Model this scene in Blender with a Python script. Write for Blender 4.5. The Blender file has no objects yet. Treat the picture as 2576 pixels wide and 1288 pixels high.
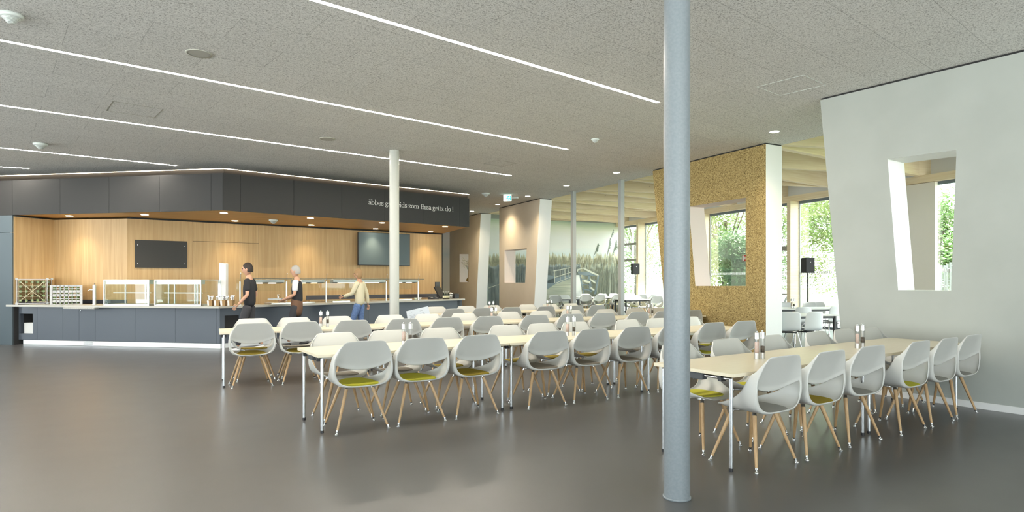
import bpy, bmesh, math, random
import numpy as np
from mathutils import Vector, Matrix
random.seed(7)
PI = math.pi
sc = bpy.context.scene
COL = sc.collection

# ------------------------------------------------------------------ camera
EYE, F, CX, HZ, W = 1.45, 1580.0, 1288.0, 706.0, 2576.0
cam_d = bpy.data.cameras.new('camera'); cam = bpy.data.objects.new('camera', cam_d); COL.objects.link(cam)
cam.location = (0, 0, EYE); cam.rotation_euler = (PI/2, 0, 0)
cam_d.sensor_width = 36.0; cam_d.sensor_fit = 'HORIZONTAL'; cam_d.lens = 36.0*F/W
cam_d.shift_y = (HZ-644.0)/W; cam_d.clip_start = 0.05; cam_d.clip_end = 400
sc.camera = cam
# ------------------------------------------------------------------ view, world, sun, daylight
sc.view_settings.view_transform = 'Standard'; sc.view_settings.look = 'None'
sc.view_settings.gamma = 1.0; sc.view_settings.use_curve_mapping = False
sc.view_settings.exposure = 0.70
sc.cycles.use_denoising = True
sc.cycles.max_bounces = 8; sc.cycles.diffuse_bounces = 4; sc.cycles.glossy_bounces = 4
sc.cycles.transparent_max_bounces = 16; sc.cycles.transmission_bounces = 6
sc.cycles.caustics_reflective = False; sc.cycles.caustics_refractive = False
sc.cycles.sample_clamp_indirect = 4.0
wd = bpy.data.worlds.new('sky'); sc.world = wd; wd.use_nodes = True
bg = wd.node_tree.nodes['Background']; bg.inputs[1].default_value = 7.5
_n, _l = wd.node_tree.nodes, wd.node_tree.links
_tc = _n.new('ShaderNodeTexCoord'); _sx = _n.new('ShaderNodeSeparateXYZ'); _mr = _n.new('ShaderNodeMapRange'); _cr = _n.new('ShaderNodeValToRGB')
_mr.inputs['From Min'].default_value = -0.12; _mr.inputs['From Max'].default_value = 0.12
_cr.color_ramp.elements[0].color = (1.9, 2.02, 1.98, 1); _cr.color_ramp.elements[1].color = (0.84, 0.95, 1.0, 1)   # made-up glow below the horizon to brighten the ceiling, bright cloud above
_l.new(_tc.outputs['Generated'], _sx.inputs[0]); _l.new(_sx.outputs[2], _mr.inputs[0]); _l.new(_mr.outputs[0], _cr.inputs[0]); _l.new(_cr.outputs[0], bg.inputs[0])
sun_d = bpy.data.lights.new('sun', 'SUN'); sun_d.energy = 36.0; sun_d.angle = 0.05; sun_d.color = (1, 0.95, 0.85)
sun = bpy.data.objects.new('sun', sun_d); COL.objects.link(sun); sun.rotation_euler = Vector((-0.66, -0.24, -0.71)).to_track_quat('-Z', 'Y').to_euler()
def area(name, loc, direction, sx, sy, power, color):
    d = bpy.data.lights.new(name, 'AREA'); d.shape = 'RECTANGLE'; d.size = sx; d.size_y = sy; d.energy = power; d.color = color
    o = bpy.data.objects.new(name, d); COL.objects.link(o); o.location = loc
    o.rotation_euler = Vector(direction).to_track_quat('-Z', 'Y').to_euler(); return o
# light portals where the sky's daylight enters: the window wall behind the camera and the winter garden's glazing
for _n, _l, _d, _sx, _sy in (('daylight_portal_left', (-17.1, 3.5, 1.8), (1, 0, 0), 17, 3.0), ('daylight_portal_rear', (-2.2, -5.1, 2.0), (0, 1, 0), 29, 3.4), ('daylight_portal_garden', (10.2, 17.3, 2.0), (-0.92, -0.39, 0), 27, 4.0)):
    _p = area(_n, _l, _d, _sx, _sy, 1.0, (1, 1, 1)); _p.data.cycles.is_portal = True
CEIL = 3.95

def at(px, Y, z=0.0):
    return Vector(((px-CX)/F*Y, Y, z))
def pz(px, py, z):
    """point of the level plane z seen along the sight line px, py"""
    Y = F*(EYE-z)/(py-HZ); return Vector(((px-CX)/F*Y, Y, z))
def onwall(px, py, o, d):
    """(distance along, height) on the upright plane through o along d"""
    Q = (px-CX)/F; t = (o[1]*Q-o[0])/(d[0]-d[1]*Q); Y = o[1]+d[1]*t
    return t, EYE-(py-HZ)*Y/F
def unit(a): 
    l = math.hypot(a[0], a[1]); return (a[0]/l, a[1]/l)

# ------------------------------------------------------------------ materials
MATS = {}
def mat(name, col, rough=0.5, metal=0.0, spec=0.5, emit=None, estr=0.0, coat=0.0):
    if name in MATS: return MATS[name]
    m = bpy.data.materials.new(name); m.use_nodes = True; b = m.node_tree.nodes['Principled BSDF']
    b.inputs['Base Color'].default_value = (*col, 1); b.inputs['Roughness'].default_value = rough
    b.inputs['Metallic'].default_value = metal; b.inputs['Specular IOR Level'].default_value = spec
    b.inputs['Coat Weight'].default_value = coat
    if emit: b.inputs['Emission Color'].default_value = (*emit, 1); b.inputs['Emission Strength'].default_value = estr
    MATS[name] = m; return m
def nodes(m): return m.node_tree.nodes, m.node_tree.links, m.node_tree.nodes['Principled BSDF']
def texmat(name, c1, c2, scale=(1, 1, 1), nscale=5.0, detail=4.0, rough=0.5, rot=(0, 0, 0), lo=0.35, hi=0.65, bump=0.0, dist=0.0, spec=0.5, noise_rough=0.5, rough2=None):
    m = mat(name, c1, rough, spec=spec); n, l, b = nodes(m)
    tc = n.new('ShaderNodeTexCoord'); mp = n.new('ShaderNodeMapping'); nz = n.new('ShaderNodeTexNoise'); cr = n.new('ShaderNodeValToRGB')
    mp.inputs['Scale'].default_value = scale; mp.inputs['Rotation'].default_value = rot
    nz.inputs['Scale'].default_value = nscale; nz.inputs['Detail'].default_value = detail; nz.inputs['Distortion'].default_value = dist
    nz.inputs['Roughness'].default_value = noise_rough
    cr.color_ramp.elements[0].position = lo; cr.color_ramp.elements[1].position = hi
    cr.color_ramp.elements[0].color = (*c1, 1); cr.color_ramp.elements[1].color = (*c2, 1)
    l.new(tc.outputs['Object'], mp.inputs[0]); l.new(mp.outputs[0], nz.inputs['Vector']); l.new(nz.outputs[0], cr.inputs[0]); l.new(cr.outputs[0], b.inputs['Base Color'])
    if bump:
        bp = n.new('ShaderNodeBump'); bp.inputs['Strength'].default_value = bump; bp.inputs['Distance'].default_value = 0.004
        l.new(nz.outputs[0], bp.inputs['Height']); l.new(bp.outputs[0], b.inputs['Normal'])
    return m
def glassmat(name, tint=(0.93, 0.98, 0.96), refl=0.08, mul=0.45):
    m = bpy.data.materials.new(name); m.use_nodes = True; n = m.node_tree.nodes; l = m.node_tree.links
    n.remove(n['Principled BSDF']); tr = n.new('ShaderNodeBsdfTransparent'); gl = n.new('ShaderNodeBsdfGlossy'); mx = n.new('ShaderNodeMixShader'); lw = n.new('ShaderNodeLayerWeight'); mt = n.new('ShaderNodeMath')
    tr.inputs[0].default_value = (*tint, 1); gl.inputs['Roughness'].default_value = 0.02; lw.inputs[0].default_value = 0.35
    mt.operation = 'MULTIPLY_ADD'; mt.inputs[1].default_value = mul; mt.inputs[2].default_value = refl
    l.new(lw.outputs['Fresnel'], mt.inputs[0]); l.new(mt.outputs[0], mx.inputs[0]); l.new(tr.outputs[0], mx.inputs[1]); l.new(gl.outputs[0], mx.inputs[2])
    l.new(mx.outputs[0], n['Material Output'].inputs[0]); return m

M_SHELL = mat('white_shell_plastic', (0.58, 0.58, 0.545), 0.36)
M_SHELL2 = mat('white_sled_shell_plastic', (0.80, 0.82, 0.83), 0.4)
M_WOODLEG = texmat('oak_leg', (0.42, 0.265, 0.13), (0.52, 0.35, 0.185), (6, 6, 0.6), 6, 3, 0.4)
M_CHROME = mat('chrome', (0.78, 0.79, 0.80), 0.12, 1.0)
M_STEEL = mat('brushed_steel', (0.66, 0.655, 0.64), 0.28, 1.0)
M_BLACK = mat('black_plastic', (0.018, 0.018, 0.02), 0.4)
M_DKGREY = mat('dark_grey_plastic', (0.07, 0.075, 0.08), 0.5)
M_TABLE = texmat('pale_maple_laminate', (0.74, 0.67, 0.50), (0.77, 0.705, 0.54), (1.5, 14, 1), 3, 3, 0.3)
M_TABLEW = mat('white_laminate', (0.82, 0.81, 0.77), 0.35)
PADS = {'lime': mat('lime_felt', (0.50, 0.48, 0.03), 0.95), 'mustard': mat('mustard_felt', (0.30, 0.22, 0.01), 0.95),
        'taupe': mat('taupe_felt', (0.23, 0.205, 0.165), 0.95), 'grey': mat('grey_felt', (0.30, 0.30, 0.275), 0.95)}
M_WALLW = texmat('white_plaster', (0.385, 0.405, 0.37), (0.41, 0.43, 0.395), (1, 1, 1), 2, 3, 0.75, bump=0.05)
M_WALLB = texmat('beige_plaster', (0.68, 0.585, 0.46), (0.71, 0.615, 0.49), (1, 1, 1), 2, 3, 0.8)
M_WHITE = mat('white_lacquer', (0.82, 0.82, 0.80), 0.5)
M_GAP = mat('shadow_gap_black', (0.02, 0.02, 0.02), 0.8)
M_ANTH = mat('anthracite_panel', (0.036, 0.036, 0.036), 0.5, spec=0.2)
M_BLUEG = mat('slate_blue_panel', (0.095, 0.125, 0.145), 0.5, spec=0.35)
M_OAK = texmat('oak_veneer', (0.46, 0.30, 0.13), (0.58, 0.40, 0.20), (9, 9, 0.35), 2.2, 5, 0.5, lo=0.3, hi=0.7, dist=0.3)
M_OAKSOFF = texmat('oak_soffit', (0.60, 0.34, 0.12), (0.70, 0.42, 0.17), (0.8, 5, 1), 2.0, 4, 0.45)
M_SPRUCE = texmat('spruce_glulam', (0.80, 0.655, 0.42), (0.88, 0.755, 0.53), (0.6, 0.6, 16), 2.0, 4, 0.55)
def knots(m):
    n, l, b = nodes(m); src = b.inputs['Base Color'].links[0].from_socket
    tc = n.new('ShaderNodeTexCoord'); mp = n.new('ShaderNodeMapping'); mp.inputs['Scale'].default_value = (1.6, 1.6, 4.5); v = n.new('ShaderNodeTexVoronoi'); v.inputs['Scale'].default_value = 1.0
    r = n.new('ShaderNodeMapRange'); r.inputs['From Min'].default_value = 0.03; r.inputs['From Max'].default_value = 0.075; mx = n.new('ShaderNodeMixRGB'); mx.inputs[1].default_value = (0.22, 0.11, 0.04, 1)
    l.new(tc.outputs['Object'], mp.inputs[0]); l.new(mp.outputs[0], v.inputs['Vector']); l.new(v.outputs['Distance'], r.inputs[0]); l.new(r.outputs[0], mx.inputs[0]); l.new(src, mx.inputs[2]); l.new(mx.outputs[0], b.inputs['Base Color'])
knots(M_SPRUCE)
M_TOP = mat('cream_worktop', (0.46, 0.45, 0.40), 0.3)
M_PLINTH = mat('brushed_aluminium_plinth', (0.90, 0.92, 0.93), 0.35, 0.35)
M_GLASS = glassmat('clear_glass', (0.97, 0.99, 0.98), 0.03)
M_GLASSG = glassmat('green_edge_glass', (0.96, 0.985, 0.975), 0.004, 0.09)
M_GLASSF = glassmat('antireflective_glass', (0.95, 0.98, 0.975), 0.003, 0.02)
M_ACRYL = glassmat('clear_acrylic', (0.96, 0.97, 0.97), 0.10)
M_LED = mat('led_diffuser', (1, 1, 1), 0.5, emit=(1.0, 0.91, 0.78), estr=88.0)
M_COVE = mat('cove_led', (1, 1, 1), 0.5, emit=(1.0, 0.86, 0.64), estr=5.0)
M_LAMP = mat('downlight_lens', (1, 1, 1), 0.5, emit=(1.0, 0.90, 0.70), estr=25.0)
M_FRAME = mat('grey_window_frame', (0.16, 0.20, 0.24), 0.4)
M_FRAMEL = mat('olive_grey_aluminium', (0.30, 0.30, 0.26), 0.4)
M_POST = mat('grey_post_paint', (0.34, 0.36, 0.35), 0.4)
M_DET = mat('detector_white', (0.68, 0.72, 0.69), 0.45)

# wood-wool ceiling board with staggered joints
def m_ceiling():
    m = mat('wood_wool_board', (0.5, 0.48, 0.43), 0.9, spec=0.2); n, l, b = nodes(m)
    tc = n.new('ShaderNodeTexCoord'); mp = n.new('ShaderNodeMapping'); mp.inputs['Rotation'].default_value = (0, 0, math.radians(-40))
    br = n.new('ShaderNodeTexBrick'); br.inputs['Scale'].default_value = 1.0; br.inputs['Brick Width'].default_value = 1.25; br.inputs['Row Height'].default_value = 0.625
    br.inputs['Mortar Size'].default_value = 0.004; br.inputs['Mortar Smooth'].default_value = 0.2; br.inputs['Color1'].default_value = (1, 1, 1, 1); br.inputs['Color2'].default_value = (0.955, 0.955, 0.955, 1); br.inputs['Mortar'].default_value = (0.68, 0.68, 0.68, 1)
    n1 = n.new('ShaderNodeTexNoise'); n1.inputs['Scale'].default_value = 62; n1.inputs['Detail'].default_value = 3; n1.inputs['Distortion'].default_value = 1.2; n1.inputs['Roughness'].default_value = 0.7
    cr = n.new('ShaderNodeValToRGB'); e = cr.color_ramp.elements; e[0].position = 0.36; e[0].color = (0.32, 0.31, 0.29, 1); e[1].position = 0.5; e[1].color = (0.80, 0.79, 0.76, 1)
    e2 = cr.color_ramp.elements.new(0.68); e2.color = (0.88, 0.87, 0.84, 1)
    mx = n.new('ShaderNodeMixRGB'); mx.blend_type = 'MULTIPLY'; mx.inputs[0].default_value = 1.0
    l.new(tc.outputs['Object'], mp.inputs[0]); l.new(mp.outputs[0], br.inputs[0]); l.new(mp.outputs[0], n1.inputs['Vector'])
    l.new(n1.outputs[0], cr.inputs[0]); l.new(cr.outputs[0], mx.inputs[1]); l.new(br.outputs[0], mx.inputs[2]); l.new(mx.outputs[0], b.inputs['Base Color'])
    return m
M_CEIL = m_ceiling()
def m_floor():
    m = mat('polished_grey_floor', (0.19, 0.18, 0.165), 0.3, spec=0.55); n, l, b = nodes(m)
    tc = n.new('ShaderNodeTexCoord'); n1 = n.new('ShaderNodeTexNoise'); n1.inputs['Scale'].default_value = 0.55; n1.inputs['Detail'].default_value = 5; n1.inputs['Roughness'].default_value = 0.55
    cr = n.new('ShaderNodeValToRGB'); cr.color_ramp.elements[0].position = 0.3; cr.color_ramp.elements[1].position = 0.7
    cr.color_ramp.elements[0].color = (0.078, 0.077, 0.077, 1); cr.color_ramp.elements[1].color = (0.094, 0.092, 0.091, 1)
    n2 = n.new('ShaderNodeTexNoise'); n2.inputs['Scale'].default_value = 3.0; n2.inputs['Detail'].default_value = 6
    mr = n.new('ShaderNodeMapRange'); mr.inputs['To Min'].default_value = 0.28; mr.inputs['To Max'].default_value = 0.32
    l.new(tc.outputs['Object'], n1.inputs['Vector']); l.new(n1.outputs[0], cr.inputs[0]); l.new(cr.outputs[0], b.inputs['Base Color'])
    l.new(tc.outputs['Object'], n2.inputs['Vector']); l.new(n2.outputs[0], mr.inputs[0]); l.new(mr.outputs[0], b.inputs['Roughness'])
    return m
M_FLOOR = m_floor()
def m_cork():
    m = mat('pressed_straw_board', (0.4, 0.3, 0.14), 0.85, spec=0.2); n, l, b = nodes(m)
    tc = n.new('ShaderNodeTexCoord'); v = n.new('ShaderNodeTexNoise'); v.inputs['Scale'].default_value = 62; v.inputs['Detail'].default_value = 5; v.inputs['Distortion'].default_value = 1.6
    cr = n.new('ShaderNodeValToRGB'); e = cr.color_ramp.elements; e[0].position = 0.36; e[0].color = (0.085, 0.06, 0.022, 1); e[1].position = 0.64; e[1].color = (0.60, 0.48, 0.235, 1)
    e2 = cr.color_ramp.elements.new(0.5); e2.color = (0.36, 0.26, 0.105, 1)
    l.new(tc.outputs['Object'], v.inputs['Vector']); l.new(v.outputs[0], cr.inputs[0]); l.new(cr.outputs[0], b.inputs['Base Color']); return m
M_CORK = m_cork()

# ------------------------------------------------------------------ mesh builder
class MB:
    def __init__(s): s.v = []; s.f = []; s.m = []; s.sm = []
    def quad(s, a, b, c, d, m=0, sm=False):
        i = len(s.v); s.v += [tuple(a), tuple(b), tuple(c), tuple(d)]; s.f.append((i, i+1, i+2, i+3)); s.m.append(m); s.sm.append(sm)
    def poly(s, pts, m=0):
        i = len(s.v); s.v += [tuple(p) for p in pts]; s.f.append(tuple(range(i, i+len(pts)))); s.m.append(m); s.sm.append(False)
    def hexa(s, p, m=0):
        """eight corners: four below, four above"""
        i = len(s.v); s.v += [tuple(q) for q in p]
        for f in ((3, 2, 1, 0), (4, 5, 6, 7), (0, 1, 5, 4), (1, 2, 6, 5), (2, 3, 7, 6), (3, 0, 4, 7)):
            s.f.append(tuple(i+k for k in f)); s.m.append(m); s.sm.append(False)
    def box(s, x0, x1, y0, y1, z0, z1, m=0):
        s.hexa([(x0, y0, z0), (x1, y0, z0), (x1, y1, z0), (x0, y1, z0), (x0, y0, z1), (x1, y0, z1), (x1, y1, z1), (x0, y1, z1)], m)
    def prism(s, poly, z0, z1, m=0, mside=None):
        n = len(poly); mside = m if mside is None else mside
        s.poly([(p[0], p[1], z0) for p in reversed(poly)], m); s.poly([(p[0], p[1], z1) for p in poly], m)
        for k in range(n):
            a, b = poly[k], poly[(k+1) % n]; s.quad((a[0], a[1], z0), (b[0], b[1], z0), (b[0], b[1], z1), (a[0], a[1], z1), mside)
    def cyl(s, p0, p1, r0, r1=None, n=16, m=0, cap=True):
        r1 = r0 if r1 is None else r1; p0 = Vector(p0); p1 = Vector(p1); d = (p1-p0).normalized()
        a = d.orthogonal().normalized(); b = d.cross(a); i = len(s.v)
        for p, r in ((p0, r0), (p1, r1)):
            for k in range(n): t = 2*PI*k/n; s.v.append(tuple(p+r*(a*math.cos(t)+b*math.sin(t))))
        for k in range(n): s.f.append((i+k, i+(k+1) % n, i+n+(k+1) % n, i+n+k)); s.m.append(m); s.sm.append(True)
        if cap:
            j = len(s.v); s.v += s.v[i:i+2*n]
            s.f.append(tuple(j+k for k in reversed(range(n)))); s.f.append(tuple(j+n+k for k in range(n))); s.m += [m, m]; s.sm += [False, False]
    def lathe(s, prof, n=20, c=(0, 0, 0), m=0, sm=True):
        i = len(s.v)
        for r, z in prof:
            for k in range(n): t = 2*PI*k/n; s.v.append((c[0]+r*math.cos(t), c[1]+r*math.sin(t), c[2]+z))
        for j in range(len(prof)-1):
            for k in range(n): s.f.append((i+j*n+k, i+j*n+(k+1) % n, i+(j+1)*n+(k+1) % n, i+(j+1)*n+k)); s.m.append(m); s.sm.append(sm)
    def tube(s, pts, r, n=8, m=0):
        for a, b in zip(pts[:-1], pts[1:]): s.cyl(a, b, r, r, n, m, True)
    def sphere(s, c, r, nu=16, nv=10, m=0, sc3=(1, 1, 1)):
        prof = [(max(1e-4, math.sin(PI*j/nv)), -math.cos(PI*j/nv)) for j in range(nv+1)]; i = len(s.v)
        for rr, zz in prof:
            for k in range(nu): t = 2*PI*k/nu; s.v.append((c[0]+r*sc3[0]*rr*math.cos(t), c[1]+r*sc3[1]*rr*math.sin(t), c[2]+r*sc3[2]*zz))
        for j in range(nv):
            for k in range(nu): s.f.append((i+j*nu+k, i+j*nu+(k+1) % nu, i+(j+1)*nu+(k+1) % nu, i+(j+1)*nu+k)); s.m.append(m); s.sm.append(True)
    def grid(s, P, m=0, sm=True, closed=False):
        R = len(P); C = len(P[0]); i = len(s.v)
        for row in P: s.v += [tuple(p) for p in row]
        for r in range(R-1):
            for c in range(C if closed else C-1):
                c2 = (c+1) % C; s.f.append((i+r*C+c, i+r*C+c2, i+(r+1)*C+c2, i+(r+1)*C+c)); s.m.append(m); s.sm.append(sm)
    def addmesh(s, me, M=None, m=0):
        i = len(s.v)
        for v in me.vertices: s.v.append(tuple((M @ v.co) if M else v.co))
        for p in me.polygons: s.f.append(tuple(i+k for k in p.vertices)); s.m.append(m); s.sm.append(True)
    def mesh(s, name, mats):
        me = bpy.data.meshes.new(name); me.from_pydata(s.v, [], s.f)
        for mm in (mats if isinstance(mats, (list, tuple)) else [mats]): me.materials.append(mm)
        me.polygons.foreach_set('material_index', s.m); me.polygons.foreach_set('use_smooth', s.sm); me.update(); return me
    def build(s, name, mats, parent=None, loc=None, rz=0.0, bev=0.0):
        o = bpy.data.objects.new(name, s.mesh(name, mats)); COL.objects.link(o)
        if parent: o.parent = parent
        if loc is not None: o.location = loc
        o.rotation_euler.z = rz
        if bev:
            b = o.modifiers.new('edge', 'BEVEL'); b.width = bev; b.segments = 2; b.limit_method = 'ANGLE'
        return o
def tag(o, label=None, cat=None, group=None, kind=None):
    if label: o['label'] = label
    if cat: o['category'] = cat
    if group: o['group'] = group
    if kind: o['kind'] = kind
    return o
def empty(name, loc, rz=0.0):
    o = bpy.data.objects.new(name, None); o.empty_display_size = 0.1; COL.objects.link(o); o.location = loc; o.rotation_euler.z = rz; return o
def struct(o, label=None, cat=None): return tag(o, label, cat, kind='structure')
KIDS = {}
def children(o): return [c for c in bpy.data.objects if c.parent == o]
def snapshot(o): return (o, [snapshot(c) for c in children(o)])
def copy_tree(sn, parent=None):
    o, kids = sn; c = o.copy(); COL.objects.link(c); c.parent = parent
    for k in kids: copy_tree(k, c)
    return c
def bake(o):
    """mesh of an object with its modifiers applied; the object is removed"""
    bpy.context.view_layer.update(); dg = bpy.context.evaluated_depsgraph_get(); me = bpy.data.meshes.new_from_object(o.evaluated_get(dg))
    bpy.data.objects.remove(o); return me
def meshobj(name, me, mats, parent=None, loc=None, smooth=True):
    me.materials.clear()
    for m in (mats if isinstance(mats, (list, tuple)) else [mats]): me.materials.append(m)
    if smooth: me.polygons.foreach_set('use_smooth', [True]*len(me.polygons))
    o = bpy.data.objects.new(name, me); COL.objects.link(o)
    if parent: o.parent = parent
    if loc is not None: o.location = loc
    return o
ORD = ['first', 'second', 'third', 'fourth', 'fifth', 'sixth', 'seventh', 'eighth', 'ninth', 'tenth', 'eleventh', 'twelfth']

# ------------------------------------------------------------------ floor, ceiling, blade walls
b = MB(); b.quad((-20, -5, 0), (16, -5, 0), (16, 34, 0), (-20, 34, 0)); struct(b.build('floor', M_FLOOR), 'polished warm grey floor', 'floor')
EDGE_O, EDGE_D = (3.32, 14.9), (0.4472, -0.8944)
cpoly = [(-20, -5), (13.27, -5), (-4.23, 30), (-20, 30)]
b = MB(); b.prism(cpoly, CEIL, CEIL+0.75, 0, 1); struct(b.build('ceiling', [M_CEIL, M_WHITE]), 'grey wood wool board ceiling', 'ceiling')

def blade(name, o, d, T, outline, hole, mats, label, top_gap=0.012):
    """upright wall in plane (o, d), outline and hole given as (along, height); T = thickness away from the room"""
    bm = bmesh.new(); nrm = (-d[1], d[0])
    if nrm[0]*0.9+nrm[1]*0.45 < 0: nrm = (-nrm[0], -nrm[1])
    def P(t, z, k): return (o[0]+d[0]*t+nrm[0]*T*k, o[1]+d[1]*t+nrm[1]*T*k, z)
    for k in (0, 1):
        loops = []
        for lp in [outline]+([hole] if hole else []):
            vs = [bm.verts.new(P(t, z, k)) for t, z in lp]; es = [bm.edges.new((vs[i], vs[(i+1) % len(vs)])) for i in range(len(vs))]; loops.append((vs, es))
        g = bmesh.ops.triangle_fill(bm, edges=[e for _, es in loops for e in es], use_beauty=True)['geom']
        for f in g:
            if isinstance(f, bmesh.types.BMFace): f.material_index = k
        if k == 0: first = loops
        else: second = loops
    for (va, _), (vb, _), mi in zip(first, second, (1, 2)):
        n = len(va)
        for i in range(n):
            f = bm.faces.new((va[i], va[(i+1) % n], vb[(i+1) % n], vb[i])); f.material_index = mi
    bmesh.ops.recalc_face_normals(bm, faces=bm.faces)
    me = bpy.data.meshes.new(name); bm.to_mesh(me); bm.free()
    for m in mats: me.materials.append(m)
    w = bpy.data.objects.new(name, me); COL.objects.link(w); struct(w, label, 'wall')
    g = MB()
    t0 = min(outline[0][0], outline[-1][0]); t1 = max(p[0] for p in outline)
    tops = [p[0] for p in outline if p[1] > 3.5]
    q = [P(min(tops)+0.01, 0, 0.02), P(max(tops)-0.01, 0, 0.02), P(max(tops)-0.01, 0, 0.98), P(min(tops)+0.01, 0, 0.98)]
    g.prism([(p[0], p[1]) for p in q], CEIL-top_gap-0.014, CEIL-0.001); g.build('shadow_gap', M_GAP, w)
    return w
M_REVEAL = mat('pinkish_white_reveal', (0.72, 0.62, 0.56), 0.7)
TZ = CEIL-0.024
A1, D1 = (-2.965, 26.77), (0.453, -0.8915)
blade('wall_serving', A1, D1, 0.42, [(0, 0), (3.53, 0), (4.0, TZ), (0, TZ)], [(1.934, 1.39), (2.838, 1.39), (2.838, 2.49), (1.934, 2.515)], [M_WALLB, M_WHITE, M_REVEAL], 'beige leaning wall blade with a vase niche')
A2, D2 = (-0.437, 21.58), (0.453, -0.8915)
blade('wall_middle', A2, D2, 0.42, [(0, 0), (2.40, 0), (2.838, TZ), (0, TZ)], [(0.402, 1.38), (1.88, 1.38), (1.988, 2.47), (0.402, 2.475)], [M_WALLB, M_WHITE, M_REVEAL], 'beige leaning wall blade with a square opening')
A3, D3 = (3.18, 14.2), (0.45, -0.893)
blade('wall_straw_board', A3, D3, 0.42, [(0.53, 0), (3.157, 0), (3.157, TZ), (0, TZ)], [(1.36, 1.34), (2.688, 1.35), (2.688, 3.01), (1.167, 3.0)], [M_CORK, M_WHITE, M_REVEAL], 'straw board wall blade with white end and large opening')
A4, D4 = (4.23, 8.62), (0.579, -0.8153)
w4 = blade('wall_right', A4, D4, 0.46, [(0.35, 0), (6.0, 0), (6.0, TZ), (0, TZ)], [(0.99, 1.333), (1.563, 1.329), (1.618, 2.97), (0.867, 2.98)], [M_WALLW, M_WHITE, M_WHITE], 'large white wall with a tapering window opening')
g = MB(); n4 = (-D4[1]*-1, 0)
nx, ny = -0.8153, -0.579
def p4(t, k): return (A4[0]+D4[0]*t+nx*k, A4[1]+D4[1]*t+ny*k)
g.prism([p4(0.36, 0), p4(6, 0), p4(6, 0.014), p4(0.36, 0.014)], 0, 0.075); struct(g.build('baseboard_right', M_WHITE), 'low white baseboard of the right wall', 'baseboard')
# room enclosure out of the frame: right wall's return, left wall, window wall behind the camera
b = MB(); q = p4(6, 0); b.prism([(q[0], q[1]), (12.6, q[1]-0.5), (12.6, q[1]-0.3), (q[0]+0.3, q[1]+0.2)], 0, CEIL); struct(b.build('wall_rear_right', M_WALLW))
b = MB(); b.box(-17.2, -17, 12.0, 30, 0, CEIL); b.box(-17.2, -17, -5, 12, 0, 0.6); b.box(-17.2, -17, -5, 12, 3.2, CEIL)
for k in range(8): b.box(-17.2, -17, -5+k*2.3, -4.0+k*2.3, 0.6, 3.2)
struct(b.build('wall_left', M_WALLW))
b = MB(); b.box(-17, 12.6, -5.2, -5, 0, 0.25); b.box(-17, 12.6, -5.2, -5, 3.0, CEIL)
for k in range(13): b.box(-17+k*2.45, -15.8+k*2.45, -5.2, -5, 0.25, 3.0)
struct(b.build('window_4', M_FRAME))
b = MB(); b.box(12.6, 12.8, -5, 4.5, 0, CEIL); struct(b.build('wall_rear_side', M_WALLW))

# ------------------------------------------------------------------ serving canopy, niche and counter
SOF = 2.93
F1 = pz(560, 529, SOF); F2 = pz(1180.5, 571, SOF); F0 = pz(31, 541, SOF)
dL = unit((F1.x-F0.x, F1.y-F0.y)); dR = unit((F2.x-F1.x, F2.y-F1.y))
FT = 3.715
def seg_panels(mb, o, d, cuts, z0, z1, th=0.02, gap=0.006, m=0, back=0.0):
    n = (-d[1], d[0])
    for a, c in zip(cuts[:-1], cuts[1:]):
        p = [(o[0]+d[0]*(a+gap/2)+n[0]*(k), o[1]+d[1]*(a+gap/2)+n[1]*(k)) for k in (back, back+th)]
        q = [(o[0]+d[0]*(c-gap/2)+n[0]*(k), o[1]+d[1]*(c-gap/2)+n[1]*(k)) for k in (back, back+th)]
        mb.prism([p[0], q[0], q[1], p[1]], z0, z1, m)
def offp(o, d, t, k): return (o[0]+d[0]*t-d[1]*k, o[1]+d[1]*t+d[0]*k)
def cut_t(pxs, o, d): return [onwall(p, 600, o, d)[0] for p in pxs]
f0 = (F0.x, F0.y); f1 = (F1.x, F1.y); f2 = (F2.x, F2.y)
lenL = math.hypot(f1[0]-f0[0], f1[1]-f0[1]); lenR = math.hypot(f2[0]-f1[0], f2[1]-f1[1])
cb = MB()
seg_panels(cb, f0, dL, [-3.6, -1.8, 0]+cut_t([151, 274, 401, 531], f0, dL)+[lenL+0.003], SOF, FT)
seg_panels(cb, f1, dR, [0.0]+cut_t([605, 739, 860, 968, 1066.6, 1156.7], f1, dR)+[lenR+0.003], SOF, FT)
can = cb.build('serving_canopy', [M_ANTH]); struct(can, 'anthracite panelled canopy over the serving counter', 'canopy')
N1 = pz(136.6, 550, SOF); N2 = pz(320, 546.6, SOF); N3 = pz(1113.4, 588.1, SOF)
# backing, soffit, dark joint
inner = [offp(f0, dL, -3.6, 0.02), offp(f0, dL, 0, 0.02), offp(f1, dR, 0, 0.02), offp(f2, dR, 0, 0.02), (N3.x, N3.y)]
b = MB(); b.prism([offp(f0, dL, 0.0, 0.022), (F1.x+dR[0]*0.004-dR[1]*0.03, F1.y+0.03), offp(f1, dR, lenR-0.004, 0.022), (N3.x+0.02, N3.y+0.02), (N3.x-2, N3.y+3), (N2.x, N2.y+4), (N1.x-0.3, N1.y+1), (F0.x-0.3, F0.y+0.5)], SOF+0.012, SOF+0.05, 0)
b.build('oak_soffit', M_OAKSOFF, can)
b = MB(); b.prism([offp(f0, dL, -3.6, 0.022), (F1.x+0.002, F1.y+0.022), offp(f1, dR, lenR-0.004, 0.022), (N3.x+0.02, N3.y+0.02), (N3.x-3, N3.y+3), (N2.x-3, N2.y+4), (F0.x-3.6, F0.y+3)], SOF+0.051, FT-0.004, 0)
b.build('canopy_core', M_GAP, can)
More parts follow.
